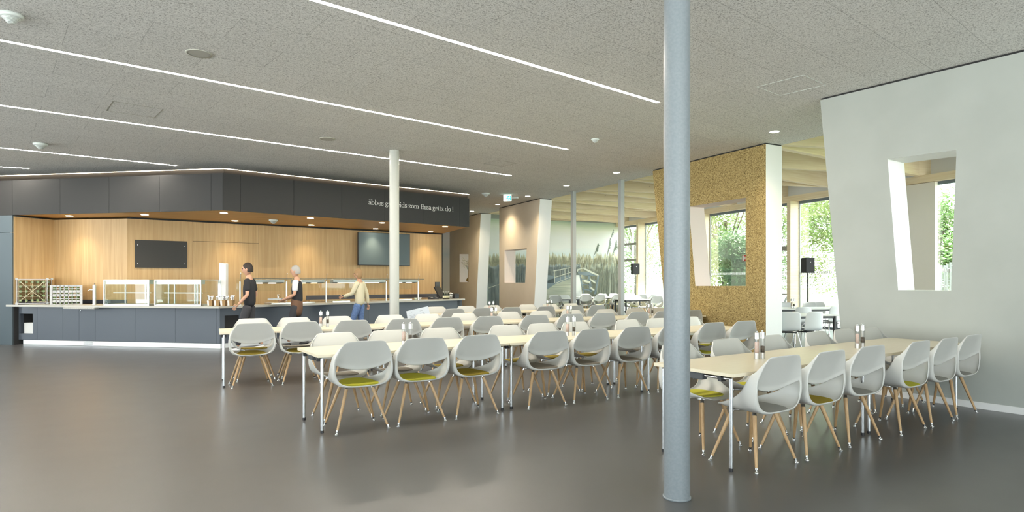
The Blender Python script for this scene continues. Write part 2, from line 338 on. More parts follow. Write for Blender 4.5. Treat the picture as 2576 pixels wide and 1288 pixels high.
# set-back upstand with the light line above it
U1 = pz(563, 424.5, CEIL); U2 = pz(1176, 489, CEIL); U0 = pz(-160, 448, CEIL)
b = MB(); b.prism([(U0.x, U0.y), (U1.x, U1.y), (U2.x, U2.y), (U2.x-1.5, U2.y+2.2), (U1.x, U1.y+4.5), (U0.x, U0.y+4)], FT-0.003, CEIL-0.002)
b.build('canopy_upstand', mat('brown_black_upstand', (0.030, 0.022, 0.016), 0.7), can)
b = MB()
for (p, q) in ((U0, U1), (U1, U2)):
    d = unit((q.x-p.x, q.y-p.y)); L = math.hypot(q.x-p.x, q.y-p.y)
    r = [offp((p.x, p.y), d, -0.0, -0.055), offp((p.x, p.y), d, L+0.02, -0.055), offp((p.x, p.y), d, L+0.01, -0.012), offp((p.x, p.y), d, 0, -0.012)]
    b.prism(r, CEIL-0.006, CEIL-0.002)
tag(b.build('cove_light', M_COVE), 'warm white light line running round the top of the dark canopy', 'light strip')
# slate pillar at the far left, oak lined niche walls
b = MB(); p = [offp(f0, dL, -3.6, 0), offp(f0, dL, 0.0, 0), offp(f0, dL, 0.0, 0.9), offp(f0, dL, -3.6, 0.9)]
b.prism(p, 0, 2.535); b.prism([p[0], p[1], p[2], p[3]], 2.543, SOF-0.004)
struct(b.build('wall_slate_pillar', M_BLUEG), 'slate blue panelled pillar at the left end of the counter', 'wall')
nw = [(N1.x, N1.y), (N2.x, N2.y), (N3.x, N3.y)]
b = MB()
fi = offp(f0, dL, 0.02, 0.03)
dN1 = unit((N1.x-fi[0], N1.y-fi[1]))
b.prism([fi, (N1.x, N1.y), (N1.x-0.1, N1.y+0.1), (fi[0]-0.1, fi[1])], 0.912, SOF-0.03)
dN2 = unit((N2.x-N1.x, N2.y-N1.y)); L2 = math.hypot(N2.x-N1.x, N2.y-N1.y)
b.prism([offp((N1.x, N1.y), dN2, 0, 0), offp((N1.x, N1.y), dN2, L2, 0), offp((N1.x, N1.y), dN2, L2, 0.1), offp((N1.x, N1.y), dN2, -0.1, 0.1)], 0, SOF-0.03)
dN = unit((N3.x-N2.x, N3.y-N2.y)); LN = math.hypot(N3.x-N2.x, N3.y-N2.y); n2 = (N2.x, N2.y)
cuts = [0]+cut_t([485], n2, dN); dcut = cut_t([485, 651], n2, dN)
for a, c, z0, z1 in ((0, dcut[0], 0, SOF-0.03), (dcut[0], dcut[1], 2.43, SOF-0.03), (dcut[0], dcut[1], 0, 2.422), (dcut[1], (dcut[1]+LN)/2, 0, SOF-0.03), ((dcut[1]+LN)/2, LN-0.03, 0, SOF-0.03)):
    b.prism([offp(n2, dN, a+0.003, 0), offp(n2, dN, c-0.003, 0), offp(n2, dN, c-0.003, 0.05), offp(n2, dN, a+0.003, 0.05)], z0, z1)
nwall = b.build('wall_oak_niche', M_OAK); struct(nwall, 'oak veneered walls behind the serving counter', 'wall')
b = MB(); b.prism([offp(n2, dN, 0.03, 0.052), offp(n2, dN, LN, 0.052), offp(n2, dN, LN+0.02, 4.0), offp(n2, dN, 0.03, 1.5)], 0, SOF+0.012); b.prism([fi, (N1.x, N1.y), (N1.x-0.1, N1.y+0.1), (fi[0]-0.1, fi[1])], 0.0, 0.86)
b.prism([offp(n2, dN, LN-0.03, -0.004), offp(n2, dN, LN, -0.004), offp(n2, dN, LN, 0.052), offp(n2, dN, LN-0.03, 0.052)], 0, SOF+0.01); b.build('niche_core', M_GAP, nwall)
b = MB(); b.box(-17, -2.9, 28.0, 28.2, 0, CEIL); struct(b.build('wall_back', M_WALLB))
b = MB(); b.prism([(-2.62, 21.2), (-2.55, 21.2), (-3.2, 28), (-3.3, 28)], 0, CEIL); struct(b.build('wall_corridor', M_WALLB))

# serving counter ------------------------------------------------
wA = pz(14.7, 766.7, 0.91); wB = pz(550, 771, 0.91); wC = pz(1170, 751.5, 0.91)
cL = unit((wB.x-wA.x, wB.y-wA.y)); cR = unit((wC.x-wB.x, wC.y-wB.y)); ca = (wA.x, wA.y); cbn = (wB.x, wB.y); LA = math.hypot(wB.x-wA.x, wB.y-wA.y); LB = math.hypot(wC.x-wB.x, wC.y-wB.y)
def isect(p, d, q, e):
    c = d[0]*e[1]-d[1]*e[0]; t = ((q[0]-p[0])*e[1]-(q[1]-p[1])*e[0])/c; return (p[0]+d[0]*t, p[1]+d[1]*t)
def corner(k): return isect(offp(ca, cL, 0, k), cL, offp(cbn, cR, 0, k), cR)
DEP = 0.68
b = MB(); kk = corner(DEP)
b.prism([ca, cbn, offp(cbn, cR, LB, 0), offp(cbn, cR, LB+0.10, 0.12), offp(cbn, cR, LB+0.02, DEP), kk, offp(ca, cL, 0.35, DEP), offp(ca, cL, 0.35, 0.10), offp(ca, cL, 0, 0.02)], 0.868, 0.91)
wt = b.build('worktop', M_TOP, bev=0.003); tag(wt, 'long cream worktop bent along the whole serving counter', 'worktop')
# counter body: one thing with doors, recess, plinth
BO = 0.24
ctr = empty('serving_counter', (0, 0, 0)); tag(ctr, 'long slate blue serving counter with a silver plinth', 'counter')
bl0 = offp(ca, cL, 0, BO); bk = corner(BO)
ob = onwall(0, 0, bl0, cL)
def tL(px): return onwall(px, 800, bl0, cL)[0]
tE = math.hypot(bk[0]-bl0[0], bk[1]-bl0[1])
b = MB(); s0 = tL(41); kb = corner(DEP-0.1)
s1, s2, s3, s4 = tL(48), tL(83), 0, 0
n = (-cL[1], cL[0])
# carcass behind the fronts, leaving the tray recess open
b.prism([offp(bl0, cL, s2+0.02, 0.024), offp(bl0, cL, tE, 0.024), offp(bk, cR, 0.02, 0.024), offp(bk, cR, LB-0.25, 0.024), offp(bk, cR, LB-0.25, DEP-0.14-BO+0.1), kb, offp(bl0, cL, s2+0.02, DEP-0.14-BO+0.1)], 0.02, 0.868)
b.prism([offp(bl0, cL, s0, 0.024), offp(bl0, cL, s1-0.01, 0.024), offp(bl0, cL, s1-0.01, 0.3), offp(bl0, cL, s0, 0.3)], 0.02, 0.868)
b.prism([offp(bl0, cL, s1-0.01, 0.27), offp(bl0, cL, s2+0.02, 0.27), offp(bl0, cL, s2+0.02, 0.3), offp(bl0, cL, s1-0.01, 0.3)], 0.02, 0.868)
b.build('carcass', M_GAP, ctr)
def front(name, a, c, z0=0.112, z1=0.86, o=bl0, d=cL, m=None, parent=ctr):
    mb = MB(); seg_panels(mb, o, d, [a, c], z0, z1, 0.022, 0.005); return mb.build(name, m or M_ANTHB, parent)
M_ANTHB = mat('slate_counter_front', (0.095, 0.112, 0.138), 0.36)
e1 = tL(93.5)
fr = MB()
for a, c, z0, z1 in ((s0, s1, 0.112, 0.86), (s1, s2, 0.112, 0.25), (s1, s2, 0.70, 0.86), (s2, e1-0.003, 0.112, 0.86)):
    fr.prism([offp(bl0, cL, a, 0), offp(bl0, cL, c, 0), offp(bl0, cL, c, 0.022), offp(bl0, cL, a, 0.022)], z0, z1)
for (a, c) in ((s1, s1+0.012), (s2-0.012, s2)): fr.prism([offp(bl0, cL, a, 0.02), offp(bl0, cL, c, 0.02), offp(bl0, cL, c, 0.27), offp(bl0, cL, a, 0.27)], 0.25, 0.7)
fr.prism([offp(bl0, cL, s1, 0.02), offp(bl0, cL, s2, 0.02), offp(bl0, cL, s2, 0.27), offp(bl0, cL, s1, 0.27)], 0.238, 0.25)
fr.build('recess_front', M_ANTHB, ctr)
cutsL = [e1]+[tL(p) for p in (158, 199, 240, 340, 441, 545)]+[tE]
for i, (a, c) in enumerate(zip(cutsL[:-1], cutsL[1:])):
    f = front('door' if i in (1, 2) else 'front_panel', a, c)
    if i == 2:
        k = MB(); p = offp(bl0, cL, a+0.045, -0.01); k.cyl(offp(bl0, cL, a+0.045, 0.0)+(0.79,), p+(0.79,), 0.012, n=12); p2 = offp(bl0, cL, a+0.045, -0.02)
        k.cyl(p+(0.79,), p2+(0.76,), 0.005, n=8); k.cyl(p2+(0.78,), p2+(0.72,), 0.004, n=6); k.build('lock', M_CHROME, f)
cutsR = [0.0]+[onwall(p, 800, bk, cR)[0] for p in (640, 780, 927, 1005.5, 1162)]+[LB-0.22]
for i, (a, c) in enumerate(zip(cutsR[:-1], cutsR[1:])):
    if i == 0:
        mb = MB(); 
        for aa, cc, z0, z1 in ((a, a+0.10, 0.112, 0.86), (a+0.10, a+0.42, 0.112, 0.28), (a+0.10, a+0.42, 0.70, 0.86), (a+0.42, c-0.003, 0.112, 0.86)): mb.prism([offp(bk, cR, aa, 0), offp(bk, cR, cc, 0), offp(bk, cR, cc, 0.022), offp(bk, cR, aa, 0.022)], z0, z1)
        mb.build('front_panel', M_ANTHB, ctr)
    else: front('front_panel', a, c, o=bk, d=cR)
b = MB()
e = tL(58.4)
b.prism([offp(bl0, cL, e, 0.0), offp(bl0, cL, tE+0.01, 0.0), offp(bl0, cL, tE+0.01, 0.02), offp(bl0, cL, e, 0.02)], 0.004, 0.105)
b.prism([offp(bk, cR, 0.0, 0.012), offp(bk, cR, LB-0.3, 0.012), offp(bk, cR, LB-0.3, 0.022), offp(bk, cR, 0, 0.022)], 0.004, 0.105)
pl = b.build('plinth', M_PLINTH, ctr)
b = MB(); g0 = tL(210)
for r in range(4):
    for k in range(11):
        t = g0+0.022*k+(0.011 if r % 2 else 0)
        b.prism([offp(bl0, cL, t, -0.002), offp(bl0, cL, t+0.013, -0.002), offp(bl0, cL, t+0.013, 0.001), offp(bl0, cL, t, 0.001)], 0.03+0.016*r, 0.037+0.016*r)
b.build('vent_slots', M_GAP, ctr)
# drip rail with slots under the front edge
b = MB(); a0 = onwall(161, 778, ca, cL)[0]; a1 = onwall(240, 778, ca, cL)[0]
b.prism([offp(ca, cL, a0, -0.03), offp(ca, cL, a1, -0.03), offp(ca, cL, a1, 0.1), offp(ca, cL, a0, 0.1)], 0.834, 0.866)
tr = b.build('drip_tray', M_TOP); tag(tr, 'slotted cream drip rail under the worktop edge below the water tap', 'drip tray')
b = MB()
for k in range(15):
    t = a0+0.02+k*(a1-a0-0.05)/14; b.prism([offp(ca, cL, t, -0.0315), offp(ca, cL, t+0.022, -0.0315), offp(ca, cL, t+0.022, -0.029), offp(ca, cL, t, -0.029)], 0.850, 0.859)
b.build('drain_slots', M_GAP, tr)
# white waste sack in the recess
b = MB(); b.prism([offp(bl0, cL, s1+0.07, 0.06), offp(bl0, cL, s2-0.014, 0.06), offp(bl0, cL, s2-0.014, 0.24), offp(bl0, cL, s1+0.07, 0.24)], 0.251, 0.49)
tag(b.build('waste_bin', M_WHITE, bev=0.01), 'white box bin standing in the square recess of the counter', 'bin')

# back counter along the oak wall
b = MB(); t0 = 4.2
b.prism([offp(n2, dN, t0, -0.34), offp(n2, dN, LN-0.3, -0.34), offp(n2, dN, LN-0.1, -0.03), offp(n2, dN, t0, -0.03)], 0.0, 0.88, 1)
b.prism([offp(n2, dN, t0-0.02, -0.36), offp(n2, dN, LN-0.3, -0.36), offp(n2, dN, LN-0.1, -0.03), offp(n2, dN, t0-0.02, -0.03)], 0.88, 0.925, 0)
bc = b.build('back_counter', [M_OAK, M_ANTHB]); tag(bc, 'low back counter with oak top along the oak wall', 'counter')
b = MB(); b.prism([offp(n2, dN, t0, -0.028), offp(n2, dN, LN-0.1, -0.028), offp(n2, dN, LN-0.1, -0.004), offp(n2, dN, t0, -0.004)], 0.926, 1.04); b.build('splashback', mat('dark_splashback', (0.045, 0.05, 0.065), 0.4), bc)
b = MB(); b.prism([offp((N1.x, N1.y), dN2, 0.02, -0.02), offp((N1.x, N1.y), dN2, L2, -0.02), offp((N1.x, N1.y), dN2, L2, -0.004), offp((N1.x, N1.y), dN2, 0.02, -0.004)], 0.912, 1.0)
q = offp(fi, dN1, 0.05, -0.02); b.prism([q, offp(fi, dN1, 0.7, -0.02), offp(fi, dN1, 0.7, -0.004), offp(fi, dN1, 0.05, -0.004)], 0.912, 1.0)
struct(b.build('trim_1', mat('dark_splashback', (0.02, 0.02, 0.02)))); 
# wall boards and screen
def wallboard(name, o, d, t0, t1, z0, z1, k0, k1, m, **kw):
    mb = MB(); mb.prism([offp(o, d, t0, k0), offp(o, d, t1, k0), offp(o, d, t1, k1), offp(o, d, t0, k1)], z0, z1); ob = mb.build(name, m); return ob
t0, z1 = onwall(337, 603, n2, dN); t1, _ = onwall(470, 606, n2, dN); _, z0 = onwall(337, 673, n2, dN)
bd = wallboard('menu_board', n2, dN, t0+0.02, t1, z0, z1, -0.03, -0.004, mat('dark_board', (0.028, 0.027, 0.024), 0.55)); tag(bd, 'blank dark wall board screwed to the oak wall', 'board')
b = MB()
for t in (t0+0.07, t1-0.05):
    for z in (z0+0.1, z1-0.12): b.cyl(offp(n2, dN, t, -0.03)+(z,), offp(n2, dN, t, -0.034)+(z,), 0.009, n=8)
b.build('screw_caps', M_STEEL, bd)
# television on a bracket in front of the wall
to = offp(n2, dN, 0, -0.16)
t0, z1 = onwall(901, 583, to, dN); t1, _ = onwall(1031.5, 590, to, dN); _, z0 = onwall(901, 667.3, to, dN)
tv = empty('television', offp(n2, dN, (t0+t1)/2, -0.16)+((z0+z1)/2,), math.atan2(dN[1], dN[0])); tag(tv, 'large flat grey screen mounted on the oak wall behind the counter', 'television')
w = (t1-t0)/2; h = (z1-z0)/2
b = MB(); b.box(-w, w, 0, 0.05, -h, h); b.build('casing', M_BLACK, tv, bev=0.004)
b = MB(); b.box(-w+0.012, w-0.012, -0.003, -0.0005, -h+0.02, h-0.012); b.build('screen', mat('grey_matt_screen', (0.10, 0.14, 0.155), 0.5), tv)
b = MB(); b.box(-0.3, 0.3, 0.05, 0.15, -0.2, 0.2); b.build('bracket', M_BLACK, tv)

# lettering on the canopy: broad-pen serif glyphs drawn as stroked outlines
def arc(cx, cy, rx, ry, a0, a1, n=14): return [(cx+rx*math.cos(math.radians(a0+(a1-a0)*i/n)), cy+ry*math.sin(math.radians(a0+(a1-a0)*i/n))) for i in range(n+1)]
X = 0.46; AS = 0.74
def stem(x, y0, y1): return [(x, y0), (x, y1)]
def serif(x, y, w=0.10): return [(x-w, y), (x+w, y)]
def topflag(x, y): return [(x-0.09, y-0.045), (x, y-0.01)]
def bowl(cx, r=0.19): return arc(cx, X/2, r, X/2-0.01, 0, 360, 22)
G = {
 'a': (0.40, [arc(0.19, X-0.14, 0.13, 0.13, 165, 10, 8)+[(0.32, 0.07)], [(0.32, 0.27), (0.20, 0.24), (0.09, 0.18), (0.06, 0.10), (0.10, 0.02), (0.19, 0.01), (0.32, 0.12)], [(0.32, 0.08), (0.345, 0.01), (0.41, 0.04)]]),
 'b': (0.50, [stem(0.09, 0.02, AS), topflag(0.09, AS), arc(0.22, X/2, 0.20, X/2-0.01, 140, -140, 18), [(0.09, 0.06), (0.07, 0.0)]]),
 'e': (0.42, [[(0.06, 0.27), (0.36, 0.27)], arc(0.22, X/2, 0.165, X/2-0.01, 12, 320, 20)]),
 's': (0.36, [[(0.29, X-0.10), (0.27, X-0.03), (0.18, X-0.005), (0.09, X-0.04), (0.07, X-0.12), (0.13, X-0.19), (0.23, X-0.25), (0.29, 0.13), (0.26, 0.04), (0.17, 0.0), (0.07, 0.03), (0.05, 0.12)]]),
 'g': (0.44, [arc(0.20, X-0.14, 0.13, 0.13, 0, 360, 18), [(0.30, X-0.07), (0.42, X-0.03)], [(0.12, X-0.26), (0.09, 0.11), (0.14, 0.06), (0.30, 0.05), (0.37, 0.0), (0.38, -0.08), (0.30, -0.17), (0.17, -0.19), (0.06, -0.14), (0.05, -0.07), (0.12, 0.02), (0.15, 0.05)]]),
 'c': (0.40, [arc(0.22, X/2, 0.165, X/2-0.01, 45, 315, 18), [(0.33, X-0.08), (0.35, X-0.13)]]),
 'h': (0.52, [stem(0.10, 0, AS), topflag(0.10, AS), serif(0.10, 0.01), [(0.10, X-0.12), (0.17, X-0.03), (0.27, X-0.005), (0.36, X-0.05), (0.38, X-0.14), (0.38, 0.01)], serif(0.38, 0.01)]),
 'i': (0.25, [stem(0.12, 0, X), topflag(0.12, X), serif(0.12, 0.01), [(0.12, 0.63), (0.121, 0.64)]]),
 'd': (0.50, [stem(0.39, 0.0, AS), topflag(0.39, AS), [(0.39, 0.01), (0.47, 0.01)], arc(0.24, X/2, 0.19, X/2-0.01, 40, 320, 18)]),
 'z': (0.41, [[(0.06, X-0.12), (0.07, X-0.02), (0.33, X-0.02)], [(0.33, X-0.02), (0.07, 0.02)], [(0.07, 0.02), (0.34, 0.02), (0.37, 0.13)]]),
 'o': (0.47, [bowl(0.23, 0.18)]),
 'm': (0.79, [stem(0.10, 0, X), topflag(0.10, X), serif(0.10, 0.01), [(0.10, X-0.12), (0.17, X-0.03), (0.26, X-0.005), (0.35, X-0.05), (0.37, X-0.14), (0.37, 0.01)], serif(0.37, 0.01), [(0.37, X-0.12), (0.45, X-0.03), (0.54, X-0.005), (0.62, X-0.05), (0.64, X-0.14), (0.64, 0.01)], serif(0.64, 0.01)]),
 'E': (0.56, [stem(0.13, 0, 0.66), [(0.05, 0.645), (0.48, 0.645), (0.49, 0.54)], [(0.13, 0.34), (0.40, 0.34)], [(0.41, 0.41), (0.41, 0.27)], [(0.05, 0.015), (0.49, 0.015), (0.53, 0.14)]]),
 't': (0.33, [[(0.13, 0.57), (0.13, 0.09), (0.17, 0.01), (0.25, 0.01), (0.30, 0.05)], [(0.03, X-0.03), (0.29, X-0.03)]]),
 '!': (0.26, [[(0.12, 0.72), (0.12, 0.22)], [(0.12, 0.035), (0.121, 0.045)]]),
 'dots': (0, [[(0.12, 0.63), (0.121, 0.64)], [(0.27, 0.63), (0.271, 0.64)]]),
 ' ': (0.22, []),
}
def glyphs(mb, text, sx, sy, x0, z0, y=0.0, th=0.006):
    x = x0
    for ch in text:
        key = 'a' if ch == 'ä' else ch; w, strokes = G[key]
        for st in strokes+(G['dots'][1] if ch == 'ä' else []):
            pts = [(x+p[0]*sx, z0+p[1]*sy) for p in st]
            dot = len(st) == 2 and abs(st[0][0]-st[1][0])+abs(st[0][1]-st[1][1]) < 0.03
            for (ax, az), (bx, bz) in zip(pts[:-1], pts[1:]):
                dx, dz = bx-ax, bz-az; L = math.hypot(dx, dz) or 1e-6
                wd = (0.050 if dot else (0.014+0.025*abs(dz)/L))*sy
                px_, pz_ = -dz/L*wd, dx/L*wd; ex, ez = dx/L*(0.04*sy if dot else wd*0.35), dz/L*(0.04*sy if dot else wd*0.35)
                q = [(ax-ex-px_, az-ez-pz_), (bx+ex-px_, bz+ez-pz_), (bx+ex+px_, bz+ez+pz_), (ax-ex+px_, az-ez+pz_)]
                mb.hexa([(q[0][0], y, q[0][1]), (q[1][0], y, q[1][1]), (q[1][0], y+th, q[1][1]), (q[0][0], y+th, q[0][1]), (q[3][0], y, q[3][1]), (q[2][0], y, q[2][1]), (q[2][0], y+th, q[2][1]), (q[3][0], y+th, q[3][1])])
        x += w*sx
    return x
TXT = 'äbbes gscheids zom Essa geitz do !'
wtot = sum(G['a' if c == 'ä' else c][0] for c in TXT)
ta, za = onwall(926.5, 514.8, f1, dR); tb, zb = onwall(1141, 531.5, f1, dR)
b = MB(); glyphs(b, TXT, (tb-ta)/wtot, 0.172, 0, 0)
lt = b.build('lettering', mat('pale_lettering', (0.72, 0.72, 0.70), 0.5), None, offp(f1, dR, ta, -0.008)+((za+zb)/2-0.002,), math.atan2(dR[1], dR[0]))
tag(lt, 'pale serif motto lettering on the dark canopy', 'lettering')

# ------------------------------------------------------------------ ceiling lights and fittings
def strip(p, q, w=0.050):
    d = unit((q.x-p.x, q.y-p.y)); L = math.hypot(q.x-p.x, q.y-p.y); o = (p.x, p.y)
    e = empty('light_strip', ((p.x+q.x)/2, (p.y+q.y)/2, CEIL), math.atan2(d[1], d[0]))
    mb = MB(); mb.box(-L/2, L/2, -w/2, w/2, -0.006, -0.001); mb.build('diffuser', M_LED, e)
    mb = MB()
    for s in (-1, 1): mb.box(-L/2-0.004, L/2+0.004, s*(w/2+0.003)-0.003, s*(w/2+0.003)+0.003, -0.005, -0.0005)
    mb.build('rim', M_STEEL, e)
    return e
S = [(pz(795, 0, CEIL), pz(1655, 257, CEIL)), (pz(0, 100, CEIL), pz(1427, 375, CEIL)), (pz(0, 264, CEIL), pz(1285, 441, CEIL)), (pz(0, 371, CEIL), pz(443, 416, CEIL)), (pz(0, 419, CEIL), pz(72, 423.5, CEIL))]
SN = ['nearest and steepest, ending beside the thick grey column', 'second from the camera, crossing the whole ceiling', 'third from the camera, passing behind the slender column', 'short fourth one above the canopy', 'tiny fifth one above the slate pillar']
for (p, q), nm in zip(S, SN):
    p = p+(p-q).normalized()*3.5
    tag(strip(p, q), 'warm white recessed ceiling light strip, '+nm, 'ceiling light', 'parallel light strips in the ceiling')
def downlight(px, py, z, label, r=0.075, power=28, spot=True, blend=0.6, size=70):
    p = pz(px, py, z); e = empty('downlight', p); tag(e, label, 'downlight', 'round recessed downlights')
    mb = MB(); mb.lathe([(r, -0.001), (r+0.012, -0.001), (r+0.012, -0.006), (r, -0.006)], 24); mb.build('trim_ring', M_WHITE, e)
    mb = MB(); mb.cyl((0, 0, -0.005), (0, 0, -0.001), r, r, 24); mb.build('lens', M_LAMP, e)
    if spot:
        d = bpy.data.lights.new('downlight_beam', 'SPOT'); d.energy = power; d.color = (1.0, 0.82, 0.56); d.spot_size = math.radians(size); d.spot_blend = blend; d.shadow_soft_size = 0.05
        o = bpy.data.objects.new('downlight_beam', d); COL.objects.link(o); o.parent = e; o.location = (0, 0, -0.02)
    return e
for px, py, nm in ((1948, 331, 'over the straw board wall end'), (1551, 434, 'right of the two grey posts'), (1425, 467, 'left of the square grey posts'), (1327.5, 493, 'right of the green exit sign'), (1252, 514, 'left of the green exit sign'), (1187, 531, 'beside the canopy end')):
    downlight(px, py, CEIL, 'round ceiling downlight '+nm, power=120, size=125, blend=1.0)
for px, py, nm in ((174, 543, 'at the left end over the tap'), (364, 540, 'above the dark wall board'), (563, 535.5, 'at the bend of the canopy'), (591, 555.5, 'just behind the bend'), (781, 548.5, 'front row, right of the smoke detector'), (783, 566, 'back row, right of the smoke detector'), (961, 560.5, 'front row, left of the slender column'), (945, 575.5, 'back row, above the television'), (1120, 570, 'front row, at the right end'), (1083, 583, 'back row, at the right end')):
    downlight(px, py, SOF+0.01, 'round oak soffit downlight '+nm, power=56, size=100, blend=1.0)
def detector(px, py, z, label, s=1.0):
    p = pz(px, py, z); e = empty('smoke_detector', p); tag(e, label, 'smoke detector', 'ceiling smoke detectors')
    mb = MB(); mb.lathe([(0.0, -0.001), (0.072*s, -0.001), (0.072*s, -0.018*s), (0.060*s, -0.026*s), (0.0, -0.026*s)], 28); mb.build('base', M_DET, e)
    mb = MB()
    for k in range(6):
        r = (0.054-0.006*k)*s; z0 = (-0.027-0.0065*k)*s; mb.lathe([(0, z0), (r, z0), (r-0.003*s, z0-0.0035*s), (0, z0-0.0035*s)], 24)
    mb.build('grille', M_DET, e)
    mb = MB(); mb.cyl((0, 0, -0.026*s), (0, 0, -0.06*s), 0.045*s, 0.018*s, 20); mb.build('sensor', M_BLACK, e)
    return e
detector(28, 36, CEIL, 'ribbed white smoke detector in the top left corner of the ceiling', 1.35)
detector(102, 361, CEIL, 'small white smoke detector above the short light strip', 1.6)
detector(1497, 350, CEIL, 'white smoke detector left of the thick grey column')
detector(1222, 486, CEIL, 'small white smoke detector beside the canopy end', 1.6)
detector(688, 553, SOF+0.01, 'white smoke detector on the oak soffit', 1.5)
for px, py, nm in ((500, 134, 'between the first two light strips'), (823, 349, 'left of the slender column top')):
    p = pz(px, py, CEIL); e = empty('ceiling_speaker', p); tag(e, 'round flush ceiling loudspeaker '+nm, 'loudspeaker')
    mb = MB(); mb.lathe([(0.115, -0.001), (0.135, -0.001), (0.135, -0.007), (0.115, -0.007)], 32); mb.build('rim', mat('beige_rim', (0.50, 0.49, 0.43), 0.6), e)
    mb = MB(); mb.cyl((0, 0, -0.004), (0, 0, -0.001), 0.115, 0.115, 32); mb.build('grille', mat('beige_grille', (0.44, 0.435, 0.39), 0.8), e)
if True:   # unseen strip added behind the camera to brighten the room
    tag(strip(Vector((0.9, -3.9, CEIL)), Vector((5.6, 0.1, CEIL))), 'added warm white ceiling light strip, unseen behind and right of the camera', 'ceiling light', 'parallel light strips in the ceiling')
for (px, py, nm, wx, wy) in ((338, 276, 'left of the canopy', 0.62, 0.62), (1990, 216, 'near the white wall', 0.6, 0.6), (1258, 411, 'right of the slender column', 0.5, 0.5)):
    p = pz(px, py, CEIL); e = MB()
    for s in (-1, 1): e.box(-wx/2, wx/2, s*wy/2-0.004, s*wy/2+0.004, -0.003, -0.0005); e.box(s*wx/2-0.004, s*wx/2+0.004, -wy/2, wy/2, -0.003, -0.0005)
    tag(e.build('access_hatch', mat('hatch_rim', (0.36, 0.34, 0.29), 0.7) if px < 1500 else M_DET, None, p, math.radians(40)), 'thin outline of a flush square ceiling hatch '+nm, 'hatch')
# exit sign with its light box
p = pz(1277, 489.5, CEIL); ex = empty('exit_sign', (p.x, p.y, CEIL), math.radians(-12)); tag(ex, 'green and white running man exit sign hanging from the ceiling', 'exit sign')
M_EXG = mat('exit_green', (0.02, 0.45, 0.28), 0.4, emit=(0.03, 0.75, 0.48), estr=1.2); M_EXW = mat('exit_white', (0.9, 0.95, 0.92), 0.4, emit=(0.9, 1, 0.95), estr=0.9)
b = MB(); b.box(-0.12, 0.11, -0.03, 0.03, -0.19, -0.03); b.box(-0.12, 0.11, -0.02, 0.02, -0.03, -0.002); b.build('housing', M_EXW, ex)
b = MB(); b.box(0.0, 0.105, -0.033, -0.031, -0.183, -0.04); b.build('green_field', M_EXG, ex)
b = MB(); b.sphere((0.06, -0.034, -0.06), 0.011, 10, 6)
for p0, p1, r in (((0.055, -0.035, -0.075), (0.045, -0.035, -0.115), 0.011), ((0.045, -0.035, -0.115), (0.07, -0.035, -0.14), 0.006), ((0.07, -0.035, -0.14), (0.065, -0.035, -0.17), 0.005), ((0.045, -0.035, -0.115), (0.03, -0.035, -0.145), 0.006), ((0.03, -0.035, -0.145), (0.01, -0.035, -0.15), 0.005), ((0.055, -0.035, -0.08), (0.085, -0.035, -0.1), 0.005), ((0.05, -0.035, -0.08), (0.02, -0.035, -0.1), 0.005)): b.cyl(p0, p1, r, r, 6)
b.build('running_man', M_EXW, ex)
b = MB(); b.box(-0.10, -0.035, -0.033, -0.031, -0.117, -0.107); b.poly([(-0.035, -0.033, -0.138), (-0.012, -0.033, -0.112), (-0.035, -0.033, -0.086)]); b.build('arrow', M_EXG, ex)
p = pz(1296, 494, CEIL); b = MB(); b.box(-0.10, 0.10, -0.04, 0.04, -0.055, -0.001); tag(b.build('emergency_light', M_DET, None, (p.x, p.y+0.1, CEIL), math.radians(-20), bev=0.008), 'small white emergency light box right of the exit sign', 'emergency light')

# ------------------------------------------------------------------ columns
def column(px, Y, r, m, label):
    p = at(px, Y); e = empty('column', p); tag(e, label, 'column', kind='thing')
    mb = MB(); mb.cyl((0, 0, 0.0), (0, 0, CEIL-0.004), r, r, 40, 0, True); mb.build('shaft', m, e)
    mb = MB(); mb.lathe([(r, 0.0), (r+0.006, 0.0), (r+0.006, 0.012), (r, 0.014)], 40); mb.build('collar', M_DKGREY if px < 1500 else m, e)
    return e
M_COLG = texmat('grey_column_paint', (0.20, 0.228, 0.245), (0.225, 0.252, 0.27), (1, 1, 1), 60, 2, 0.36, bump=0.12)
column(1702.5, 4.20, 0.0865, M_COLG, 'thick blue grey round steel column in the foreground')
b = column(992, 12.05, 0.092, mat('pale_column_paint', (0.47, 0.48, 0.44), 0.42), 'slender pale round column in front of the serving counter')
for px, yy, nm in ((1442.5, 481, 'left one of two slim grey posts by the photo mural'), (1563, 452.5, 'right one of two slim grey posts by the photo mural')):
    p = pz(px, yy, CEIL); b = MB(); b.box(-0.055, 0.055, -0.055, 0.055, 0, CEIL-0.01); b.box(-0.075, 0.075, -0.075, 0.075, CEIL-0.009, CEIL-0.001)
    o = b.build('steel_post', M_POST, None, (p.x, p.y, 0), math.radians(27)); tag(o, 'square grey steel post, '+nm, 'post', 'slim posts along the ceiling edge', 'thing')

